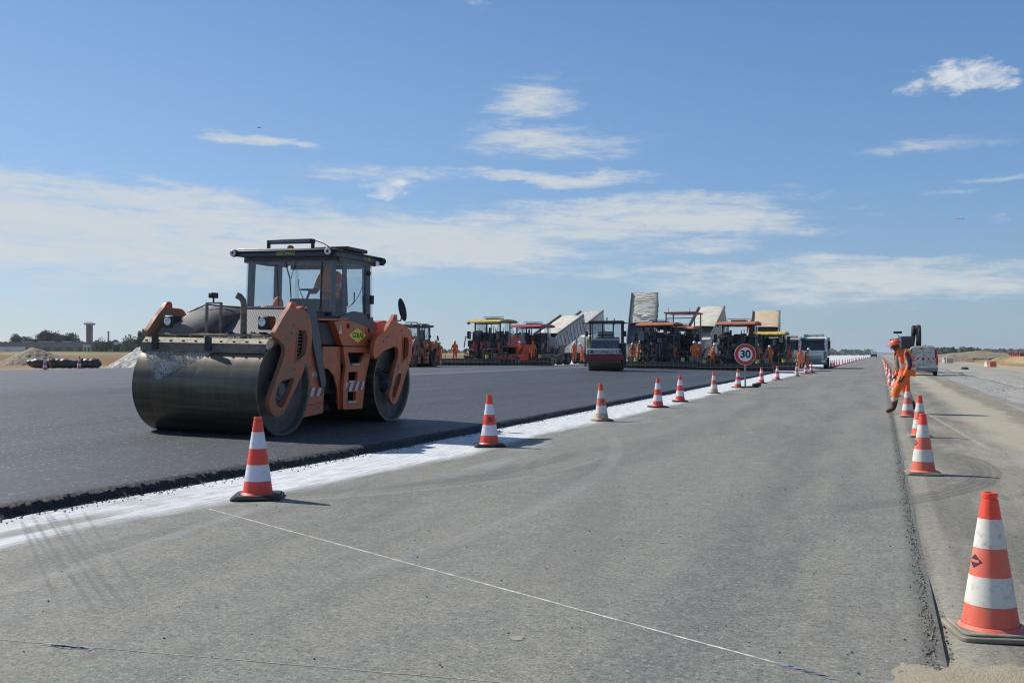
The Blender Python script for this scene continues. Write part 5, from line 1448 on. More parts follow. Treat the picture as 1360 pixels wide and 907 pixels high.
    for k in range(n + 1):
        x = x0 + (x1 - x0) * k / n; mb.box(x - .015, x + .015, -3.575, -3.552, .06, .60)
    mb.box(x0, x1, -3.585, -3.556, .12, .15); mb.box(x0, x1, -3.60, -3.556, .46, .49)
    mb.build('screed_rib', 'dusty_metal', sc_)
    for a, b_ in ((x0 + .1, x0 + 1.5), (x1 - 1.5, x1 - .1)):
        mb = MB()
        for x in (a, (a + b_) / 2, b_): mb.tube([(x, -3.2, .6), (x, -3.2, 1.35)], .022, 5)
        mb.tube([(a, -3.2, 1.35), (b_, -3.2, 1.35)], .022, 5); mb.tube([(a, -3.2, 1.0), (b_, -3.2, 1.0)], .018, 5)
        mb.build('screed_rail', 'dusty_metal', sc_)
    mb = MB()
    for x in (x0 + .5, x1 - .5): mb.box(x - .16, x + .16, -3.3, -3.0, .62, .98)
    mb.m = 1
    for x in (x0 + 1.0, x1 - 1.1): mb.cyl((x, -3.4, .62), (x, -3.4, .9), .13, None, 10)
    each(mb, 'screed_box', ['dusty_metal', 'tank_green'], sc_)
    return R
def place(o, px, Z, z=0.0, rz=0.0):
    u, v = at(px, Z); o.location = (u, v, crown(u) + z); o.rotation_euler = (0, 0, rz); return o
def addpart(o, mb, name, m_, **k):
    return mb.build(name, m_, o, **k)
pv1 = make_paver('red paver with yellow canopy and a long dark screed, leftmost of the pavers', 'yellow_paint', 'red_machine', (-4.6, 1.6), 3.62)
place(pv1, 660, 80, .02)
pvm = make_paver('paver with a magenta edged roof, behind the yellow roofed red paver', 'magenta_edge', 'slate_paint', (-1.6, 2.6), 3.45)
place(pvm, 712, 87, .02)
pv2 = make_paver('dark paver with worn brown roof in the middle, under the high tipped tarp', 'orange_canopy', 'slate_paint', (-2.3, 3.3), 3.50)
place(pv2, 880, 77, .0)
pv3 = make_paver('dark paver with an orange roof right behind the speed sign', 'orange_canopy', 'black_metal', (-3.2, 2.7), 3.62)
place(pv3, 984, 75, .0)
pv4 = make_paver('small paver with yellow roof edge between the orange roofed paver and the trucks', 'yellow_paint', 'slate_paint', (-1.6, 2.4), 3.1)
place(pv4, 1024, 84, .0)

pv5 = make_paver('dark grey paver half hidden behind the tall red roofed feeder', 'orange_canopy', 'slate_paint', (-1.6, 1.8), 3.3)
place(pv5, 906, 80, .0)
# material feeder: tall frame with conveyor between paver and truck
F1 = thing('material_feeder', 'tall feeder machine with red roof and open frame behind the middle paver', 'feeder machine')
mb = MB(); mb.box(-1.25, 1.25, -2, 3, .9, 2.4); mb.build('body', 'slate_paint', F1, bevel=.05)
for s in (1, -1):
    mb = MB(); mb.prism(rounded([(-1.9, .05), (2.6, .05), (3.0, .35), (2.9, .75), (-1.7, .80), (-2.2, .45)], .18, 4), s * .85, s * 1.25); mb.build('track', 'black_rubber', F1)
mb = MB(); mb.hexa([(-.5, -3.6, 2.3), (.5, -3.6, 2.3), (.5, 1.4, 1.2), (-.5, 1.4, 1.2), (-.5, -3.6, 2.75), (.5, -3.6, 2.75), (.5, 1.4, 1.65), (-.5, 1.4, 1.65)]); mb.build('conveyor', 'black_metal', F1)
mb = MB()
for s in (1, -1):
    for y in (-1.9, 1.2): mb.box(s * 1.2 - .05, s * 1.2 + .05, y - .05, y + .05, 2.3, 4.62)
    mb.tube([(s * 1.2, -1.9, 3.3), (s * 1.2, 1.2, 3.3)], .03, 6)
mb.tube([(-1.2, -1.9, 4.2), (1.2, -1.9, 4.2)], .04, 6); mb.tube([(-1.2, -1.9, 3.3), (1.2, -1.9, 3.3)], .03, 6)
mb.tube([(-1.0, -1.9, 4.6), (-1.0, -1.9, 5.1)], .02, 5); mb.tube([(.8, -1.9, 4.6), (.8, -1.9, 5.05)], .02, 5)
mb.build('frame', 'grey_metal', F1)
mb = MB(); mb.box(-1.35, 1.35, -2.1, 1.5, 4.60, 4.74); mb.build('roof', 'magenta_edge', F1, bevel=.03)
mb = MB(); mb.box(-1.0, -.3, -1.4, -.6, 2.4, 3.5); mb.box(.35, .9, -1.2, -.6, 2.4, 3.2); each(mb, 'console', 'black_metal', F1)
place(F1, 909, 86, .0)

# ------------------------------------------------------------------ trucks
def make_truck(label, tilt, cab='cab_white', bed='bed_steel', tarp='beige_tarp', bw=2.5, bl=6.6, bh=1.5, cover=.10, wrinkle=1.0, curved=False, wheels3=True, roll=0.0):
    """tipper, cab towards +Y, tailgate at -Y, root on the ground under the tipping hinge"""
    R = thing('tipper_truck', label, 'tipper truck', group='tipper trucks feeding the pavers')
    mb = MB(); mb.box(-.45, .45, -.2, 8.2, .85, 1.10); mb.box(-1.2, 1.2, 6.1, 6.4, .6, 1.1); mb.build('chassis', 'black_metal', R)
    mb = MB(); mb.box(-1.22, 1.22, -.35, -.25, .55, .80); mb.m = 1
    for s in (1, -1): mb.box(s * 1.02 - .16, s * 1.02 + .16, -.37, -.352, .60, .74)
    mb.build('rear_bumper', ['black_metal', 'tail_red'], R)
    for y in ((.5, 1.85, 7.2) if wheels3 else (.8, 7.2)):
        for s in (1, -1):
            w = .30 if y > 7 else .52
            mb = MB(); xo = 1.25; mb.lathe([(s * xo, .30), (s * xo, .47), (s * (xo - .05), .52), (s * (xo - w + .05), .52), (s * (xo - w), .47), (s * (xo - w), .3)], (0, y, .52), 'x', 24)
            wl = mb.build('wheel', 'black_rubber', R)
            mb = MB(); mb.lathe([(s * (xo - .04), .30), (s * (xo - .14), .24), (s * (xo - .14), .12), (s * (xo - .02), .10), (s * (xo - .02), 0)], (0, y, .52), 'x', 20); mb.build('rim', 'grey_metal', wl)
    # cab
    mb = MB(); mb.prism(rounded([(6.5, .75), (8.62, .55), (8.66, 1.6), (8.50, 2.75), (8.2, 2.95), (6.7, 2.95), (6.5, 2.7)], .10, 3), -1.22, 1.22); cb = mb.build('cab', cab, R, bevel=.04)
    mb = MB(); mb.hexa([(-1.08, 8.60, 1.72), (1.08, 8.60, 1.72), (1.08, 8.67, 1.72), (-1.08, 8.67, 1.72), (-1.02, 8.48, 2.62), (1.02, 8.48, 2.62), (1.02, 8.55, 2.62), (-1.02, 8.55, 2.62)]); mb.build('windscreen', 'windscreen_dark', cb)
    for s in (1, -1):
        mb = MB(); mb.prism([(7.1, 1.75), (8.25, 1.70), (8.15, 2.55), (7.15, 2.60)], s * 1.222, s * 1.235); mb.build('side_window', 'windscreen_dark', cb)
        mb = MB(); mb.tube([(s * 1.22, 8.4, 2.6), (s * 1.45, 8.6, 2.6)], .02, 5); mb.tube([(s * 1.22, 8.4, 1.9), (s * 1.45, 8.6, 1.9)], .02, 5); mb.box(s * 1.45 - .12, s * 1.45 + .12, 8.52, 8.62, 1.85, 2.6); mb.build('mirror', 'black_rubber', cb, bevel=.03)
    mb = MB(); mb.box(-1.24, 1.24, 8.60, 8.78, .38, .88); bp = mb.build('bumper', 'grey_metal', R, bevel=.04)
    for s in (1, -1):
        mb = MB(); mb.box(s * .95 - .22, s * .95 + .22, 8.78, 8.80, .60, .80); mb.build('headlight', 'lens_white', bp, bevel=.01)
    mb = MB()
    for k in range(3): mb.box(-.80, .80, 8.665, 8.69, .92 + k * .11, .97 + k * .11)
    mb.box(-.62, .62, 8.665, 8.68, 1.50, 1.53); mb.build('grille', 'grey_metal', cb)
    mb = MB(); mb.prism([(8.50, 2.72), (8.85, 2.60), (8.85, 2.66), (8.50, 2.84)], -1.1, 1.1); mb.build('visor', 'black_metal', cb)
    mb = MB(); mb.box(-1.0, .9, 6.6, 7.6, 2.95, 3.25, .92, .9); mb.build('roof_fairing', 'white_dirty', cb, bevel=.05)
    mb = MB(); mb.box(-1.23, -.96, 8.66, 8.675, .95, 1.62); mb.box(.96, 1.23, 8.66, 8.675, .95, 1.62); each(mb, 'corner_deflector', 'grey_metal', cb)
    mb = MB(); mb.tube([(-.5, 8.68, 1.76), (.25, 8.64, 2.02)], .012, 5); mb.tube([(.1, 8.68, 1.76), (.85, 8.64, 2.02)], .012, 5); each(mb, 'wiper', 'black_rubber', cb)
    # tipping bed
    T = Matrix.Translation((0, 0, 1.15)) @ Matrix.Rotation(rad(tilt), 4, 'X') @ Matrix.Translation((0, 0, -1.15)) @ Matrix.Rotation(rad(roll), 4, 'Y')
    hw = bw / 2
    mb = MB(); mb.T = T
    if curved:
        sec = [(hw * cos(a), 1.15 + .12 + bh * .55 - bh * .6 * sin(a) if 0 else 0) for a in ()]
    mb.box(-hw, hw, -.1, bl, 1.15, 1.25)
    for s in (1, -1): mb.box(s * hw - (.06 if s > 0 else 0), s * hw + (0 if s > 0 else .06), -.1, bl, 1.25, 1.15 + bh)
    mb.box(-hw + .06, hw - .06, bl - .08, bl, 1.25, 1.15 + bh)
    mb.box(-hw + .06, hw - .06, .3, bl - .1, 1.25, 1.15 + bh * .55)
    bd = mb.build('bed', bed, R)
    mb = MB(); mb.T = T
    for s in (1, -1):
        for k in range(9): y = .2 + k * (bl - .5) / 8; mb.box(s * hw + (0 if s > 0 else -.05), s * hw + (.05 if s > 0 else 0), y - .05, y + .05, 1.2, 1.12 + bh)
        mb.box(s * hw + (0 if s > 0 else -.07), s * hw + (.07 if s > 0 else 0), -.1, bl, 1.12 + bh, 1.22 + bh)
    mb.build('bed_rib', bed, bd)
    mb = MB(); mb.T = T
    for s in (1, -1): mb.box(s * hw + (0 if s > 0 else -.06), s * hw + (.06 if s > 0 else 0), .2, bl, 1.22 + bh, 1.44 + bh)
    each(mb, 'side_rail', 'grey_metal', bd)
    mb = MB(); mb.T = T @ Matrix.Translation((0, -.1, 1.15 + bh)) @ Matrix.Rotation(rad(-tilt * .8), 4, 'X') @ Matrix.Translation((0, .1, -1.15 - bh))
    mb.box(-hw + .02, hw - .02, -.17, -.11, 1.30, 1.15 + bh); mb.build('tailgate', bed, bd)
    if cover:
        mb = MB(); mb.T = T
        def tp(i, j):
            a = i / 16; t_ = j / 70; x = (a - .5) * (bw + .06); y = bl * (cover + (1 - cover) * t_)
            z = 1.24 + bh + .07 * (1 - (2 * a - 1) ** 4) + wrinkle * (.030 * abs(sin(t_ * 44)) * (1 - (2 * a - 1) ** 4) + .05 * noise.noise((a * 4, t_ * 30, 2))) * (1.6 if t_ < .3 else 1)
            return (x, y, z)
        mb.grid(tp, 16, 70); 
        o = mb.build('tarp', tarp, bd, smooth=50); sd = o.modifiers.new('cloth', 'SOLIDIFY'); sd.thickness = .02
        mb = MB(); mb.T = T; mb.hexa([(-hw, bl, 1.2), (hw, bl, 1.2), (hw, bl + .05, 1.2), (-hw, bl + .05, 1.2), (-hw, bl, 1.3 + bh), (hw, bl, 1.3 + bh), (hw, bl + .05, 1.3 + bh), (-hw, bl + .05, 1.3 + bh)]); mb.build('headboard', bed, bd)
    mb = MB(); a0 = Vector((0, 5.4, 1.1)); a1 = T @ Vector((0, 6.0, 1.15)); mb.cyl(a0, a1, .11, .07, 12); mb.build('ram', 'steel', R)
    return R
tA = make_truck('tipper raised very steeply with a wrinkled cream tarp, tallest of the raised beds', 47, bed='bed_steel', tarp='beige_tarp', bl=6.1, bh=1.3, bw=2.3, cover=.38)
place(tA, 852, 87, 0, .13)
tB = make_truck('tipper with a pale ribbed tarp and white steel side, right of the red roofed feeder', 29, bed='white_dirty', tarp='beige_tarp', bl=6.3, bh=1.6, wrinkle=.35, cover=.36)
place(tB, 928, 92, 0, -.10)
tC = make_truck('tipper with a smooth tan tarp rising above the yellow roofed paver', 29, bed='white_dirty', tarp='tan_tarp', bl=6.1, bh=1.4, wrinkle=.3, cover=.45)
place(tC, 1015, 92, 0, .06)
tD = make_truck('tipper with a silver bed and grey tarp behind the red paver', 21, bed='silver_bed', tarp='beige_tarp', bl=5.6, bh=1.5, wrinkle=.8)
place(tD, 727, 92, 0, -.22)
tE = make_truck('white covered trailer truck standing right of the silver tipped bed', 16, bed='white_dirty', tarp='white_dirty', bl=8.0, bh=2.2, wrinkle=.2)
place(tE, 757, 101, 0, -.05)
# trucks facing the camera
tF = make_truck('white truck seen from the front, nearest to the road edge', 0, bed='white_dirty', tarp='white_dirty', bl=6.0, bh=1.55, wrinkle=.6)
u, v = on_z(1077, 489.6, crown(-6.2)); tF.location = (u + .0, v + 8.6, crown(-6.2)); tF.rotation_euler = (0, 0, pi + .02)
tG = make_truck('beige grey truck standing left of and behind the white front facing truck', 0, cab='white_dirty', bed='dusty_metal', tarp='beige_tarp', bl=6.0, bh=1.7, wrinkle=1)
u, v = at(1051, 112); tG.location = (u, v, crown(u)); tG.rotation_euler = (0, 0, pi + .04)

# ------------------------------------------------------------------ steel-wheeled roller seen from the rear
C3 = thing('combination_roller', 'grey and dark red roller seen from behind, between the two paver groups', 'road roller')
mb = MB(); mb.cyl((-1.02, -1.55, .62), (1.02, -1.55, .62), .62, None, 40); mb.build('drum', 'drum_steel', C3)
mb = MB()
for k in range(4): x = -.78 + k * .52; mb.lathe([(x - .22, .3), (x - .22, .52), (x - .17, .58), (x + .17, .58), (x + .22, .52), (x + .22, .3)], (0, 1.6, .58), 'x', 24)
mb.build('tyre_row', 'black_rubber', C3)
mb = MB(); mb.prism(rounded([(-2.22, .62), (-2.25, 1.02), (-1.4, 1.12), (1.8, 1.12), (2.1, .7), (.9, .55), (.6, .45), (-.6, .45), (-.8, .6)], .08), -1.16, 1.16, 'x'); mb.build('frame', 'dark_red', C3, bevel=.03)
mb = MB(); mb.box(-1.15, 1.05, -2.30, -1.0, 1.03, 1.36, .97, .97); b_ = mb.build('rear_box', 'white_dirty', C3, bevel=.04)
for s in (1, -1):
    mb = MB(); mb.box(s * .88 - .15, s * .88 + .15, -2.32, -2.29, 1.12, 1.28); q = mb.build('headlight', 'black_metal', b_); mb = MB(); mb.box(s * .88 - .10, s * .88 + .02, -2.33, -2.321, 1.15, 1.25); mb.build('lens', 'lens_white', q)
mb = MB(); mb.box(-.22, .22, -2.305, -2.295, 1.17, 1.20); mb.build('name_plate', 'black_metal', b_)
mb = MB(); mb.prism(rounded([(-2.15, 1.36), (-1.95, 1.95), (-.9, 2.05), (-.9, 1.36)], .08), -.86, .86); mb.build('engine_hood', 'slate_paint', C3, bevel=.05)
mb = MB(); mb.box(-1.0, 1.0, -.85, 1.0, 1.15, 1.75)
for s in (1, -1):
    for y in (-.8, .9): mb.box(s * 1.0 - .05, s * 1.0 + .05, y - .05, y + .05, 1.7, 3.0)
mb.box(-.25, -.17, -.85, -.78, 1.7, 3.0); mb.box(.42, .50, -.85, -.78, 1.7, 3.0)
q = mb.build('cab_frame', 'black_metal', C3)
mb = MB(); mb.box(-.94, .94, -.84, -.83, 1.78, 2.95); mb.build('rear_window', 'glass_dusty', q)
mb = MB(); mb.box(-.55, .35, -.2, .4, 1.75, 2.5); mb.box(-.75, .75, .5, .7, 1.75, 2.15); mb.box(-.55, .42, -.87, -.84, 2.22, 2.28); mb.build('seat', 'black_rubber', q)
mb = MB(); mb.box(-1.14, 1.14, -1.05, 1.2, 3.0, 3.16, .97, .97); r_ = mb.build('roof', 'black_metal', C3, bevel=.04)
mb = MB(); mb.tube([(0, 0, 3.15), (0, 0, 3.4)], .04, 8); mb.box(-1.55, -1.1, -.9, -.7, 2.98, 3.03); mb.box(1.1, 1.4, -.9, -.7, 2.98, 3.03); mb.box(.5, .56, -1.0, -.95, 2.9, 3.3); mb.build('roof_fitting', 'black_metal', r_)
for s in (1, -1):
    mb = MB(); mb.tube([(s * 1.02, -.85, 2.3), (s * 1.2, -.95, 2.35)], .02, 5); mb.box(s * 1.22 - .08, s * 1.22 + .08, -1.0, -.95, 2.15, 2.5); mb.build('mirror', 'black_rubber', C3)
mb = MB(); mb.tube([(-1.12, -1.5, 1.2), (-1.18, -1.4, 1.9), (-1.0, -1.0, 2.2)], .03, 6); mb.box(-1.15, -1.0, -1.35, -1.2, 1.4, 2.0); mb.build('side_tank', 'tank_green', C3)
mb = MB(); mb.box(1.08, 1.28, -2.0, -.3, .35, 1.75); mb.build('edge_cutter', 'black_metal', C3, bevel=.03)
place(C3, 806, 64, TH, YAW * .55)

for px, Z_, lb, pr, rz in ((604, 80, 'worker in orange at the left end of the long screed', 'b', .3), (628, 79, 'worker in orange leaning on the screed rail of the red paver', 's', 2.2), (708, 84, 'worker in orange between the red paver and the magenta roofed one', 'f', .2),
                           (868, 75, 'worker in orange bending at the middle screed, left of its console', 's', .1), (895, 75, 'worker in orange at the right half of the middle screed', 'b', .5), (946, 73, 'worker in orange left of the orange roofed paver', 's', 3.0),
                           (1006, 73, 'worker in orange right of the speed sign disc on the screed', 'b', -.3), (763, 90, 'worker in orange in front of the white trailer wheels', 'b', .3)):
    put_person({'b': P_back, 's': P_side, 'f': P_front}[pr], px, Z_, lb, YAW + rz, .30)
# thin pole beside the worker
q = thing('survey_pole', 'thin black pole standing left of the grey and red roller', 'pole'); mb = MB(); mb.cyl((0, 0, 0), (0, 0, 2.3), .05, .045, 8); mb.build('shaft', 'black_metal', q); mb = MB(); mb.cyl((0, 0, 2.3), (0, 0, 2.5), .02, .01, 6); mb.cyl((0, 0, 0), (0, 0, .08), .25, .2, 12); mb.build('foot', 'black_rubber', q); place(q, 777, 78, .1)

# ------------------------------------------------------------------ van and excavator on the shoulder
V_ = thing('works_van', 'small white dusty van seen from behind with striped tail band, on the right shoulder', 'van')
mb = MB(); sec = rounded([(-.86, .32), (.86, .32), (.89, .9), (.86, 1.25), (.74, 1.80), (.60, 1.87), (-.60, 1.87), (-.74, 1.80), (-.86, 1.25), (-.89, .9)], .08, 3)
mb.prism(sec, 0, 3.1, 'y'); mb.build('body', 'white_dirty', V_, bevel=.05, seg=3)
mb = MB(); mb.prism(rounded([(3.08, .35), (4.1, .35), (4.2, .8), (4.0, 1.05), (3.5, 1.15), (3.1, 1.75)], .08), -.84, .84); mb.build('bonnet', 'white_dirty', V_, bevel=.05)
bk = MB(); bk.prism(rounded([(-.74, .46), (.74, .46), (.76, 1.15), (.66, 1.74), (-.66, 1.74), (-.76, 1.15)], .06), -.012, -.003, 'y'); dr = bk.build('rear_door', 'white_dirty', V_, bevel=.003)
mb = MB(); mb.box(-.006, .006, -.016, -.0125, .46, 1.74); mb.box(-.2, .1, -.03, -.0125, 1.70, 1.74); mb.box(-.05, .02, -.05, -.0125, .95, 1.02); mb.build('door_gap', 'black_rubber', dr)
mb = MB(); mb.box(-.78, .78, -.0165, -.0135, 1.02, 1.14); mb.build('tail_band', 'hazard_rear', dr)
mb = MB(); mb.box(-.45, -.22, -.0165, -.0135, 1.40, 1.50); mb.build('tail_sticker', 'tank_green', dr)
text_mesh('tail_lettering', 'COLAS', .14, 'grey_metal', dr, Matrix.Translation((.30, -.0165, 1.45)) @ FACE_MINUS_Y, .001, bold=.002)
for s in (1, -1):
    mb = MB(); mb.prism([(s * .76, .70), (s * .875, .70), (s * .86, 1.25), (s * .76, 1.68), (s * .70, 1.68)], -.02, -.002, 'y'); mb.build('tail_light', 'tail_red', V_, bevel=.004)
    mb = MB(); mb.prism([(s * .70, 1.1), (s * .76, 1.1), (s * .70, 1.7), (s * .66, 1.7)], -.0245, -.021, 'y'); mb.build('door_pillar', 'dark_cloth', V_)
    for y in (.75, 3.4):
        mb = MB(); mb.lathe([(s * .84, .18), (s * .84, .29), (s * .82, .32), (s * .66, .32), (s * .64, .29), (s * .64, .18)], (0, y, .32), 'x', 24); w = mb.build('wheel', 'black_rubber', V_); mb = MB(); mb.lathe([(s * .82, .18), (s * .80, .1), (s * .82, 0)], (0, y, .32), 'x', 16); mb.build('rim', 'grey_metal', w)
mb = MB(); mb.box(-.86, .86, -.08, .1, .28, .46); mb.m = 1; mb.box(-.26, .26, -.085, -.081, .50, .6); mb.build('rear_bumper', ['grey_metal', 'white_paint'], V_, bevel=.02)
mb = MB(); mb.tube([(.15, .9, 1.87), (.15, .9, 2.0)], .03, 6); mb.box(-.5, .6, .8, 1.0, 1.88, 1.91); mb.build('roof_fitting', 'grey_metal', V_)
mb = MB(); mb.box(-.89, -.885, 1.2, 2.6, 1.0, 1.6); mb.build('side_window', 'windscreen_dark', V_)
u, v = on_z(1226, 498.6); V_.location = (u, v, -.006); V_.rotation_euler = (0, 0, -.02)
X_ = thing('excavator', 'excavator with folded dark boom and yellow rear, standing just ahead of the white van', 'excavator')
mb = MB()
for s in (1, -1): mb.prism(rounded([(-1.5, .05), (1.5, .05), (1.8, .35), (1.5, .7), (-1.5, .7), (-1.8, .35)], .15), s * .75, s * 1.15)
mb.build('track', 'black_rubber', X_)
mb = MB(); mb.prism(rounded([(-1.9, .85), (-1.9, 1.75), (-.2, 1.75), (-.2, .85)], .1), -1.1, 1.1); mb.build('counterweight', 'yellow_paint', X_, bevel=.06)
mb = MB(); mb.box(-1.1, 1.1, -.2, 1.3, .85, 1.25); mb.box(.1, 1.1, -.6, 1.0, 1.25, 1.6); mb.build('upper_frame', 'yellow_paint', X_, bevel=.03)
mb = MB(); mb.box(-1.1, -.1, -.3, 1.3, 1.25, 2.75, .92, .9); c_ = mb.build('cab', 'slate_paint', X_, bevel=.05)
mb = MB(); mb.box(-.98, -.22, -.32, -.28, 1.8, 2.5); mb.build('rear_window', 'windscreen_dark', c_)
mb = MB(); mb.prism(rounded([(.6, 1.2), (.2, 2.4), (.3, 3.45), (.7, 3.68), (1.0, 3.4), (.8, 2.4), (1.2, 1.3)], .2, 5), .18, .48); mb.build('boom', 'black_metal', X_, bevel=.03)
mb = MB(); mb.prism(rounded([(.3, 3.3), (.7, 3.62), (1.2, 3.5), (1.9, 2.0), (1.6, 1.8), (.7, 3.0)], .15, 4), -.10, .16); mb.tube([(.25, .2, 2.0), (.3, .1, 3.0), (.35, .4, 3.45)], .05, 6); mb.build('dipper_arm', 'black_metal', X_, bevel=.02)
mb = MB(); mb.prism(rounded([(1.5, 1.9), (2.1, 1.7), (2.2, 1.1), (1.6, .9), (1.3, 1.4)], .12), -.45, .5); mb.build('bucket', 'grey_metal', X_)
mb = MB(); mb.tube([(-1.1, -.1, 2.6), (-1.35, -.3, 2.95)], .02, 5); mb.box(-1.6, -1.0, -.36, -.3, 2.95, 3.12); mb.build('mirror', 'black_rubber', X_)
u, v = at(1215.5, 76); X_.location = (u, v, -.01); X_.rotation_euler = (0, 0, .12)

# vehicle at the far end of the road
q = thing('far_truck', 'tiny pale vehicle at the far end of the row of cones', 'truck'); mb = MB(); mb.prism(rounded([(0, .8), (5, .8), (5, 2.6), (3.5, 2.6), (3.3, 3.0), (0, 3.0)], .2), -1.25, 1.25); mb.build('cab', 'white_paint', q); mb = MB(); mb.box(-1.3, 1.3, -.3, 5, .5, 1.5)
for s in (1, -1):
    for y in (.6, 4.2): mb.cyl((s * 1.0, y, .5), (s * 1.3, y, .5), .5, None, 14)
mb.build('undercarriage', 'black_metal', q); u, v = at(1160.5, 430); q.location = (u, v, 0)

# ------------------------------------------------------------------ left background
def heap(name, label, px, Z, w, d, h, mt, seed, z0):
    mb = MB(); n = 60
    def P(i, j):
        x = (i / n - .5) * 2; y = (j / n - .5) * 2; r = math.hypot(x, y)
        r += .12 * noise.noise((x * 2, y * 2, seed))
        z = h * max(0, 1 - r) ** .85 + (.05 * h * noise.noise((x * 6, y * 6, seed)) + .05 * h * noise.noise((x * 16, y * 16, seed)) if r < .98 else -.3)
        return (x * w / 2, y * d / 2, z)
    mb.grid(P, n, n); o = mb.build(name, mt, smooth=30); u, v = at(px, Z); o.location = (u, v, z0); o.rotation_euler = (0, 0, YAW)
    return tag(o, label, 'heap')
m, t, b = newmat('heap_brown'); tc = t.n.new('ShaderNodeTexCoord'); P = tc.outputs['Object']; c = t.voro(P, 5, out='Color'); cr, _, _ = t.sep(c)
t.put(b.inputs['Base Color'], t.mix(t.mul(cr, .8), t.mix(t.noise(P, .6, 5), (.15, .115, .075), (.25, .19, .12)), (.32, .27, .20))); b.inputs['Roughness'].default_value = .95
m, t, b = newmat('heap_gravel'); tc = t.n.new('ShaderNodeTexCoord'); P = tc.outputs['Object']; c = t.voro(P, 5, out='Color'); cr, _, _ = t.sep(c)
t.put(b.inputs['Base Color'], t.mix(cr, (.25, .24, .22), (.55, .53, .49))); b.inputs['Roughness'].default_value = .95
heap('rubble_heap', 'brown heap of rubble and gravel behind the left end of the black pipe', 44, 100, 7.4, 7, 1.95, 'heap_brown', 1, .15)
heap('rubble_heap', 'pale grey gravel heap partly hidden by the big roller drum', 222, 82, 9.2, 8, 3.0, 'heap_gravel', 2, .15)
heap('rubble_heap', 'low heap right of the brown rubble heap', 72, 108, 5, 5, 1.2, 'heap_brown', 3, .15)
Pp = thing('plastic_pipe', 'thick black plastic wrapped pipe lying beside the runway, tied with an orange band', 'pipe')
mb = MB(); rr = .35
pts = [(-2.40 + 4.85 * i / 36, .03 * sin(i * .9), rr + .02 * sin(i * 1.7)) for i in range(37)]
mb.tube([(-2.47, 0, rr * .8)] + pts + [(2.48, 0, rr)], rr, 20, [rr * .35] + [rr * (.7 + .3 * min(1, i / 4)) * (1 + .04 * sin(i * 2.1)) for i in range(37)] + [rr * .72]); mb.build('roll', 'pipe_black', Pp)
mb = MB(); mb.tube([(-.78 + .08 * sin(a * 2), cos(a) * rr * 1.05, rr + sin(a) * rr * 1.05) for a in [k * 2 * pi / 16 for k in range(17)]], .04, 6); mb.build('strap', 'orange_canopy', Pp)
u, v = at(84, 71); Pp.location = (u, v, .36); Pp.rotation_euler = (0, 0, YAW + .03)
# hangars, control tower, chimney
def zt_(Z): return 2.7
def bld(name, label, cat): return thing(name, label, cat)
hz0 = 2.2
B1 = bld('hangar', 'long low taupe hangar with pale roof lights on the left horizon', 'hangar'); u, v = at(52, 420); B1.location = (u, v, hz0 - 1.5); B1.rotation_euler = (0, 0, YAW)
mb = MB(); mb.box(-24, 20, 0, 30, 0, 5.6); mb.build('wall', 'wall_taupe', B1)
mb = MB(); mb.box(-24.4, 20.4, -.4, 30.4, 5.6, 5.9); mb.m = 1
for k, (a, b_) in enumerate([(-22, -18), (-7, -4), (-1, 5), (9, 12)]): mb.box(a, b_, 1, 4, 5.9, 6.3)
mb.build('roof', ['grey_metal', 'roof_pale'], B1)
mb = MB()
for k in range(9): mb.box(-22 + k * 4.8, -19.4 + k * 4.8, -.05, 0, .5, 3.8)
each(mb, 'window', 'window_dark', B1)
B2 = bld('airport_building', 'low pale building with a row of dark windows under the control tower', 'building'); u, v = at(139, 410); B2.location = (u, v, hz0 - 1.6); B2.rotation_euler = (0, 0, YAW)
mb = MB(); mb.box(-9, 10, 0, 12, 0, 4.6); mb.box(-2, 6, 2, 10, 4.6, 6.0); mb.build('wall', 'wall_pale', B2)
mb = MB()
for k in range(12): mb.box(-8.4 + k * 1.5, -7.7 + k * 1.5, -.05, 0, 1.6, 3.6)
each(mb, 'window', 'window_dark', B2)
mb = MB(); mb.box(-9.2, 10.2, -.2, 12.2, 4.6, 4.85); mb.build('roof', 'roof_pale', B2)
B3 = bld('control_tower', 'brown shaft control tower with a flat flared cap, rising over the hangars', 'control tower'); u, v = at(117.5, 418); B3.location = (u, v, hz0 - 1.5); B3.rotation_euler = (0, 0, YAW)
mb = MB(); mb.box(-1.0, 1.0, 0, 2, 0, 13.0); mb.build('shaft', 'tower_brown', B3)
mb = MB(); mb.prism([(-1.1, 13.0), (1.1, 13.0), (1.8, 13.6), (1.8, 13.9), (-1.8, 13.9), (-1.8, 13.6)], -.8, 2.8, 'y'); mb.build('cap', 'tower_top', B3)
mb = MB(); mb.tube([(-1.0, 1, 13.9), (-1.0, 1, 14.9)], .06, 4); mb.tube([(.6, 1, 13.9), (.6, 1, 14.6)], .06, 4); mb.tube([(-1.7, 0, 14.3), (1.7, 0, 14.3)], .05, 4); mb.build('aerial', 'grey_metal', B3)
q = thing('chimney', 'slim grey chimney right of the control tower', 'chimney', (*at(144, 440), .8)); mb = MB(); mb.cyl((0, 0, 0), (0, 0, 10.4), .42, .34, 12); mb.build('stack', 'tower_top', q); mb = MB(); mb.cyl((0, 0, 10.4), (0, 0, 10.8), .45, .45, 12); mb.build('rim', 'tower_brown', q)
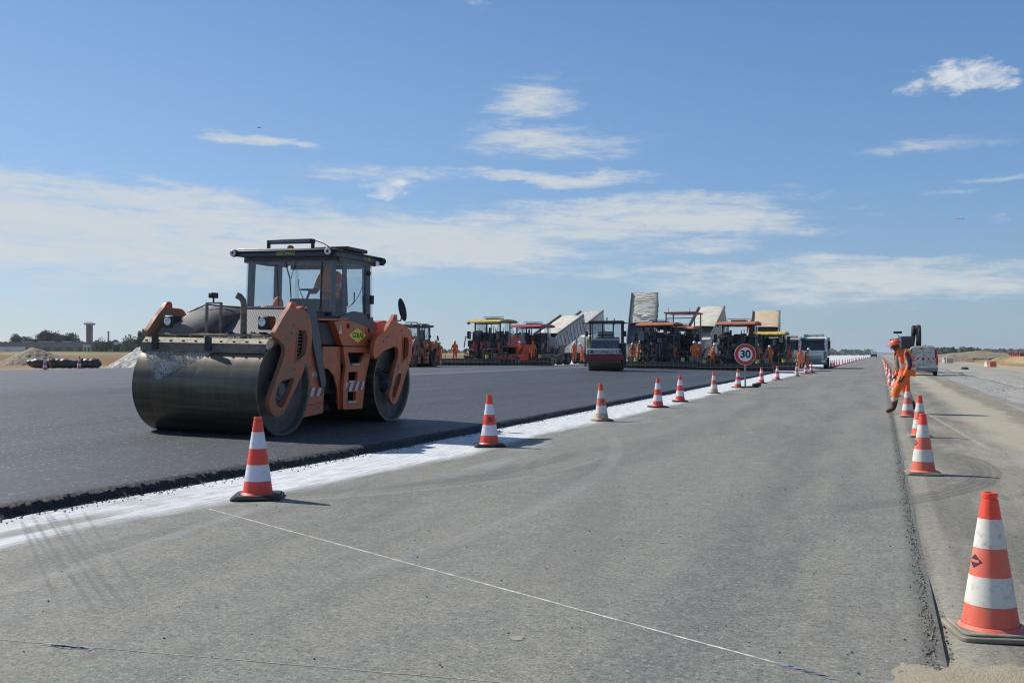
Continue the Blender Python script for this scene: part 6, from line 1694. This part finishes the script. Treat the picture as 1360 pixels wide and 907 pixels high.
for px, lb, w in ((7, 'white delivery van at the left edge before the hangar', 1.0), (20, 'white box truck parked before the hangar', 1.4)):
    q = thing('parked_van', lb, 'van', (*at(px, 395), 1.9), YAW + pi / 2); mb = MB(); mb.prism(rounded([(-2.6 * w, .4), (2.6 * w, .4), (2.6 * w, 1.3), (1.9 * w, 1.5), (1.5 * w, 2.5), (-2.6 * w, 2.5)], .2), -1, 1); mb.build('body', 'white_paint', q)
    mb = MB()
    for s in (1, -1):
        for y in (-1.7, 1.7): mb.cyl((s * .8, y * w, .4), (s * 1.02, y * w, .4), .4, None, 12)
    each(mb, 'wheel', 'black_rubber', q)
# ---- trees
def crown_mesh(mb, c, r, n, rnd, leaf, flat=.8):
    for _ in range(n):
        while 1:
            p = Vector((rnd.uniform(-1, 1), rnd.uniform(-1, 1), rnd.uniform(-1, 1)))
            if .25 < p.length < 1: break
        p = p * (.75 + .35 * rnd.random())
        q = Vector((c[0] + p.x * r[0], c[1] + p.y * r[1], c[2] + p.z * r[2]))
        a = Vector((rnd.gauss(0, 1), rnd.gauss(0, 1), rnd.gauss(0, .6))).normalized(); b = a.orthogonal().normalized(); b = (b + a.cross(b) * rnd.uniform(-1, 1)).normalized()
        s = leaf * rnd.uniform(.5, 1.3)
        mb._add([q - a * s, q - b * s * .6, q + a * s, q + b * s * .6], [(0, 1, 2, 3)])
def make_tree(label, h, w, leafm, seed, slim=False, group=None):
    rnd = random.Random(seed); T = thing('broadleaf_tree' if not slim else 'poplar_tree', label, 'tree', group=group)
    mb = MB(); mb.tube([(0, 0, 0), (.1, 0, h * .3), (0, .1, h * .6), (0, 0, h * .85)], .3, 7, [.035 * h, .025 * h, .016 * h, .006 * h])
    for k in range(7):
        a = k * 2.4; z = h * (.3 + .07 * k); mb.tube([(0, 0, z), (cos(a) * w * .22, sin(a) * w * .22, z + h * .12), (cos(a) * w * .36, sin(a) * w * .36, z + h * .2)], .1, 5, [.012 * h, .008 * h, .003 * h])
    mb.build('trunk', 'bark', T)
    mb = MB(); nb = 6 if slim else 11
    for k in range(nb):
        if slim: c = (rnd.uniform(-.1, .1) * w, rnd.uniform(-.1, .1) * w, h * (.18 + .74 * k / (nb - 1))); r = w * .5 * (1 - .6 * (k / nb)); rr_ = (r, r, h * .12)
        else:
            a = rnd.random() * 6.3; d_ = w * .30 * rnd.random() ** .5; c = (cos(a) * d_, sin(a) * d_, h * (.40 + .46 * rnd.random())); r = w * rnd.uniform(.20, .30); rr_ = (r, r, r * .8)
        crown_mesh(mb, c, rr_, 110, rnd, .05 * h)
    mb.build('crown', leafm, T, smooth=0, normals=False)
    return T
zf = 1.4
tp = [make_tree('x', 10, 9, 'leaf_dark', 1), make_tree('x', 9, 10, 'leaf_mid', 2), make_tree('x', 10, 3.6, 'leaf_dark', 3, True)]
spec = [(0, 55, 425, 1.05, 'round dark tree, left one of the cluster behind the long hangar'), (1, 62, 432, 1.0, 'lighter round tree in the cluster behind the long hangar, second from its left'), (0, 70, 428, 1.1, 'tallest dark tree in the middle of the cluster behind the hangar'),
        (1, 77, 436, 1.1, 'broad tree, fourth of the cluster behind the hangar'), (0, 86, 430, 1.0, 'dark tree, fifth of the cluster behind the hangar'), (1, 94, 430, 1.02, 'round tree at the right end of the cluster behind the hangar'),
        (0, 25, 440, .95, 'dark pointed tree above the parked white vans'), (0, 45, 445, .85, 'small dark tree between the vans and the tree cluster'), (1, 132, 400, .75, 'tree in front of the pale building just right of the tower'),
        (0, 143, 398, .62, 'small dark tree covering the middle of the pale building'), (0, 155, 398, .5, 'bush like tree before the right half of the pale building'), (1, 172, 395, .82, 'light green tree at the right end of the pale building'), (1, 178, 405, .9, 'mid green tree left of the two poplars'),
        (2, 186.5, 395, .95, 'slim dark poplar, left one of the pair beside the roller drum'), (2, 191, 397, 1.02, 'slim dark poplar, right one of the pair beside the roller drum'), (0, 200, 400, .85, 'dark tree just left of the big roller')]
first = set()
for k, px, Z, s, lb in spec:
    if k in first: o = copy_tree(tp[k], label=lb)
    else: first.add(k); o = tp[k]; o['label'] = lb
    u, v = at(px, Z); o.location = (u, v, zf - .6); o.rotation_euler = (0, 0, px); o.scale = (s, s, s); o['group'] = 'trees on the left horizon'
def wood(name, label, x0, x1, Z, h, n, leafm, z0, seed, leaf=1.4, depth=40):
    rnd = random.Random(seed); mb = MB()
    for _ in range(n):
        px = rnd.uniform(x0, x1); Zr = Z + rnd.random() * depth; u, v = at(px, Zr)
        hh = h * (.75 + .35 * noise.noise((px * .12, seed, 0)) + .15 * noise.noise((px * .5, seed, 3)))
        z = z0 + hh * rnd.random() ** .7; a = Vector((rnd.gauss(0, 1), rnd.gauss(0, 1), rnd.gauss(0, .7))).normalized(); b = a.orthogonal().normalized(); s = leaf * rnd.uniform(.5, 1.2); q = Vector((u, v, z))
        mb._add([q - a * s, q - b * s * .7, q + a * s, q + b * s * .7], [(0, 1, 2, 3)])
    tag(mb.build(name, leafm, smooth=0, normals=False), label, None, kind='stuff')
wood('far_wood', 'dark far-off wood along the left horizon', -60, 215, 470, 7.6, 9000, 'leaf_dark', .8, 4, 1.5)
wood('far_wood', 'far-off wood on the horizon behind the machines', 200, 620, 800, 6, 4000, 'leaf_dark', 0, 5, 2.4, 80)
wood('far_scrub', 'far-off trees on the horizon right of the trucks', 1085, 1160, 1500, 9, 700, 'leaf_dark', 1, 6, 3, 60)
wood('far_scrub', 'far-off scrub on the right horizon behind the earth banks', 1236, 1300, 700, 5.2, 900, 'leaf_dark', 2.0, 7, 1.5, 60)
wood('far_scrub', 'far-off trees on the right horizon behind the red barrier row', 1300, 1420, 1500, 8, 900, 'leaf_dark', 3.0, 8, 3, 60)
# distant blue hills
m, t, b = newmat('hill'); b.inputs['Base Color'].default_value = (.05, .075, .05, 1); b.inputs['Roughness'].default_value = 1
mb = MB(); 
def hl(i, j):
    a = -1.0 + i / 200 * 1.6; R_ = 5200 + 900 * j; h = 20 + 14 * noise.noise((a * 5, 0, 1)) + 5 * noise.noise((a * 21, 0, 2)); prof = (0, .75, 1, .8, 0)[j]
    return (sin(a) * R_, cos(a) * R_, -4 + max(0, h) * prof)
mb.grid(hl, 200, 4); tag(mb.build('hills', 'hill', smooth=60), None, None, kind='structure')

# ------------------------------------------------------------------ right background
q = thing('barrier_row', 'long row of red plastic barriers on the right horizon', 'barriers')
q.name = 'plastic_barrier'; bpy.data.objects.remove(q)
def barrier(w=1.9, mt='barrier_red'):
    T = thing('plastic_barrier', 'x', 'barrier'); mb = MB(); mb.prism([(-.30, 0), (.30, 0), (.22, .25), (.10, .9), (-.10, .9), (-.22, .25)], -w / 2, w / 2, 'x'); mb.build('shell', mt, T); return T
bp = barrier(); first_b = True
G3 = 'row of red barriers on the right horizon'
k = 0
for px in [1291 + i * 2.9 for i in range(24)]:
    o = bp if first_b else copy_tree(bp); first_b = False
    Z = 300 - (px - 1291) * 1.2; u, v = at(px, Z); o.location = (u, v, CAM_H - (473.2 - 471) * Z / 1322 + .0); o.rotation_euler = (0, 0, YAW + .1); o.scale = (.62 * Z / 180, 1, .95 * Z / 250)
    o['label'] = 'red plastic barrier in the long row on the right horizon'; o['group'] = G3; k += 1
for (px, py, Z, lb, mt, rz) in ((1256, 477.5, 160, 'pale upset barrier block beside the earth heap, farthest on the gravel track', 'white_dirty', .3), (1261, 477.8, 158, 'orange barrier block touching the pale upset block', 'cone_beige', -.3),
                                (1312, 485, 110, 'white barrier block lying at the edge of the gravel track', 'white_paint', .4), (1318, 485, 109, 'pinkish barrier block next to the white one at the gravel edge', 'cone_red_worn', -.2)):
    T = thing('barrier_block', lb, 'barrier', (*at(px, Z), -.02), rz + YAW); mb = MB(); mb.prism(rounded([(-.25, 0), (.25, 0), (.2, .3), (.12, .62), (-.12, .62), (-.2, .3)], .05), -.35, .35, 'x'); mb.build('shell', mt, T, bevel=.02)
    T.scale = (Z / 110,) * 3
heap('earth_heap', 'brown earth heap behind the pale barrier blocks', 1262, 190, 9, 8, 1.5, 'heap_brown', 5, -.1)
heap('earth_heap', 'long low earth bank on the right field', 1300, 240, 34, 12, 1.9, 'heap_brown', 6, .4)
q = thing('hatch_cover', 'small dark lump beside the groove in the gravel track', 'lump', (*at(1281, 92), -.02)); mb = MB(); mb.lathe([(0, .35), (.12, .33), (.2, .2), (.22, 0)], n=12); mb.build('lump', 'black_rubber', q)
mb = MB()
def berm(i, j):
    v = 90 + i / 80 * 330; w = (j / 10 - .5) * 2; c_ = 19 + (v - 90) * .045 + 2 * noise.noise((v * .02, 0, 0))
    return (c_ + w * 3, v, -.1 + 1.5 * max(0, 1 - w * w) * (.6 + .5 * noise.noise((v * .05, w, 0))) * sst(v, 90, 150))
mb.grid(berm, 80, 10); tag(mb.build('earth_bank', 'field_surface', smooth=50), None, None, kind='structure')

# ------------------------------------------------------------------ in the sky
q = thing('airliner', 'tiny white airliner descending in the right part of the sky', 'aeroplane')
mb = MB(); mb.tube([(-19, 0, 0), (-17, 0, .2), (-12, 0, .3), (12, 0, .3), (18, 0, .2), (20, 0, 0)], 2, 12, [.8, 1.4, 2, 2, 1.2, .3]); mb.build('fuselage', 'white_paint', q)
mb = MB()
for s in (1, -1): mb.prism([(-4, s * 1.5), (4, s * 1.5), (8.5, s * 17), (6.5, s * 17)], -.5, 0, 'z')
mb.build('wing', 'white_paint', q)
mb = MB(); mb.prism([(14, 1), (19, 1), (20.5, 7.5), (18, 7.5)], -.2, .2, 'y'); mb.prism([(15, -7), (18, -7), (18, 7), (15, 7), (13, 0)], .6, .9, 'z'); mb.build('tail_fin', 'white_paint', q)
Z = 4200; u, v = at(1275, Z); q.location = (u, v, CAM_H + (471 - 290.5) * Z / 1322); q.rotation_euler = (0, rad(6), YAW + .15)
q = thing('bird', 'tiny dark bird high in the left half of the sky', 'bird')
mb = MB(); mb.ball((0, 0, 0), .12, (1.6, .8, .7), 8, 6)
for s in (1, -1): mb.prism([(-.06, s * .08), (.10, s * .08), (.04, s * .35), (.12, s * .62), (.04, s * .62), (-.08, s * .35)], -.012, .012, 'z')
mb.prism([(-.15, -.04), (-.34, -.10), (-.34, .10), (-.15, .04)], -.01, .01, 'z')
mb.build('body', 'black_metal', q); Z = 150; u, v = at(343, Z); q.location = (u, v, CAM_H + (471 - 169) * Z / 1322); q.rotation_euler = (rad(12), 0, 1.1)

# ------------------------------------------------------------------ the air: faint summer haze
if HAZE:
    m = bpy.data.materials.new('haze'); m.use_nodes = True; n = m.node_tree.nodes; n.clear()
    o_ = n.new('ShaderNodeOutputMaterial'); pv = n.new('ShaderNodeVolumePrincipled')
    pv.inputs['Color'].default_value = (.86, .92, 1, 1); pv.inputs['Density'].default_value = HAZE; pv.inputs['Anisotropy'].default_value = .3
    m.node_tree.links.new(pv.outputs[0], o_.inputs['Volume']); M['haze'] = m
    mb = MB(); mb.box(-9500, 9500, -900, 9500, -6, 42); tag(mb.build('haze', 'haze', smooth=0), 'faint summer haze over the airfield', None, kind='stuff')
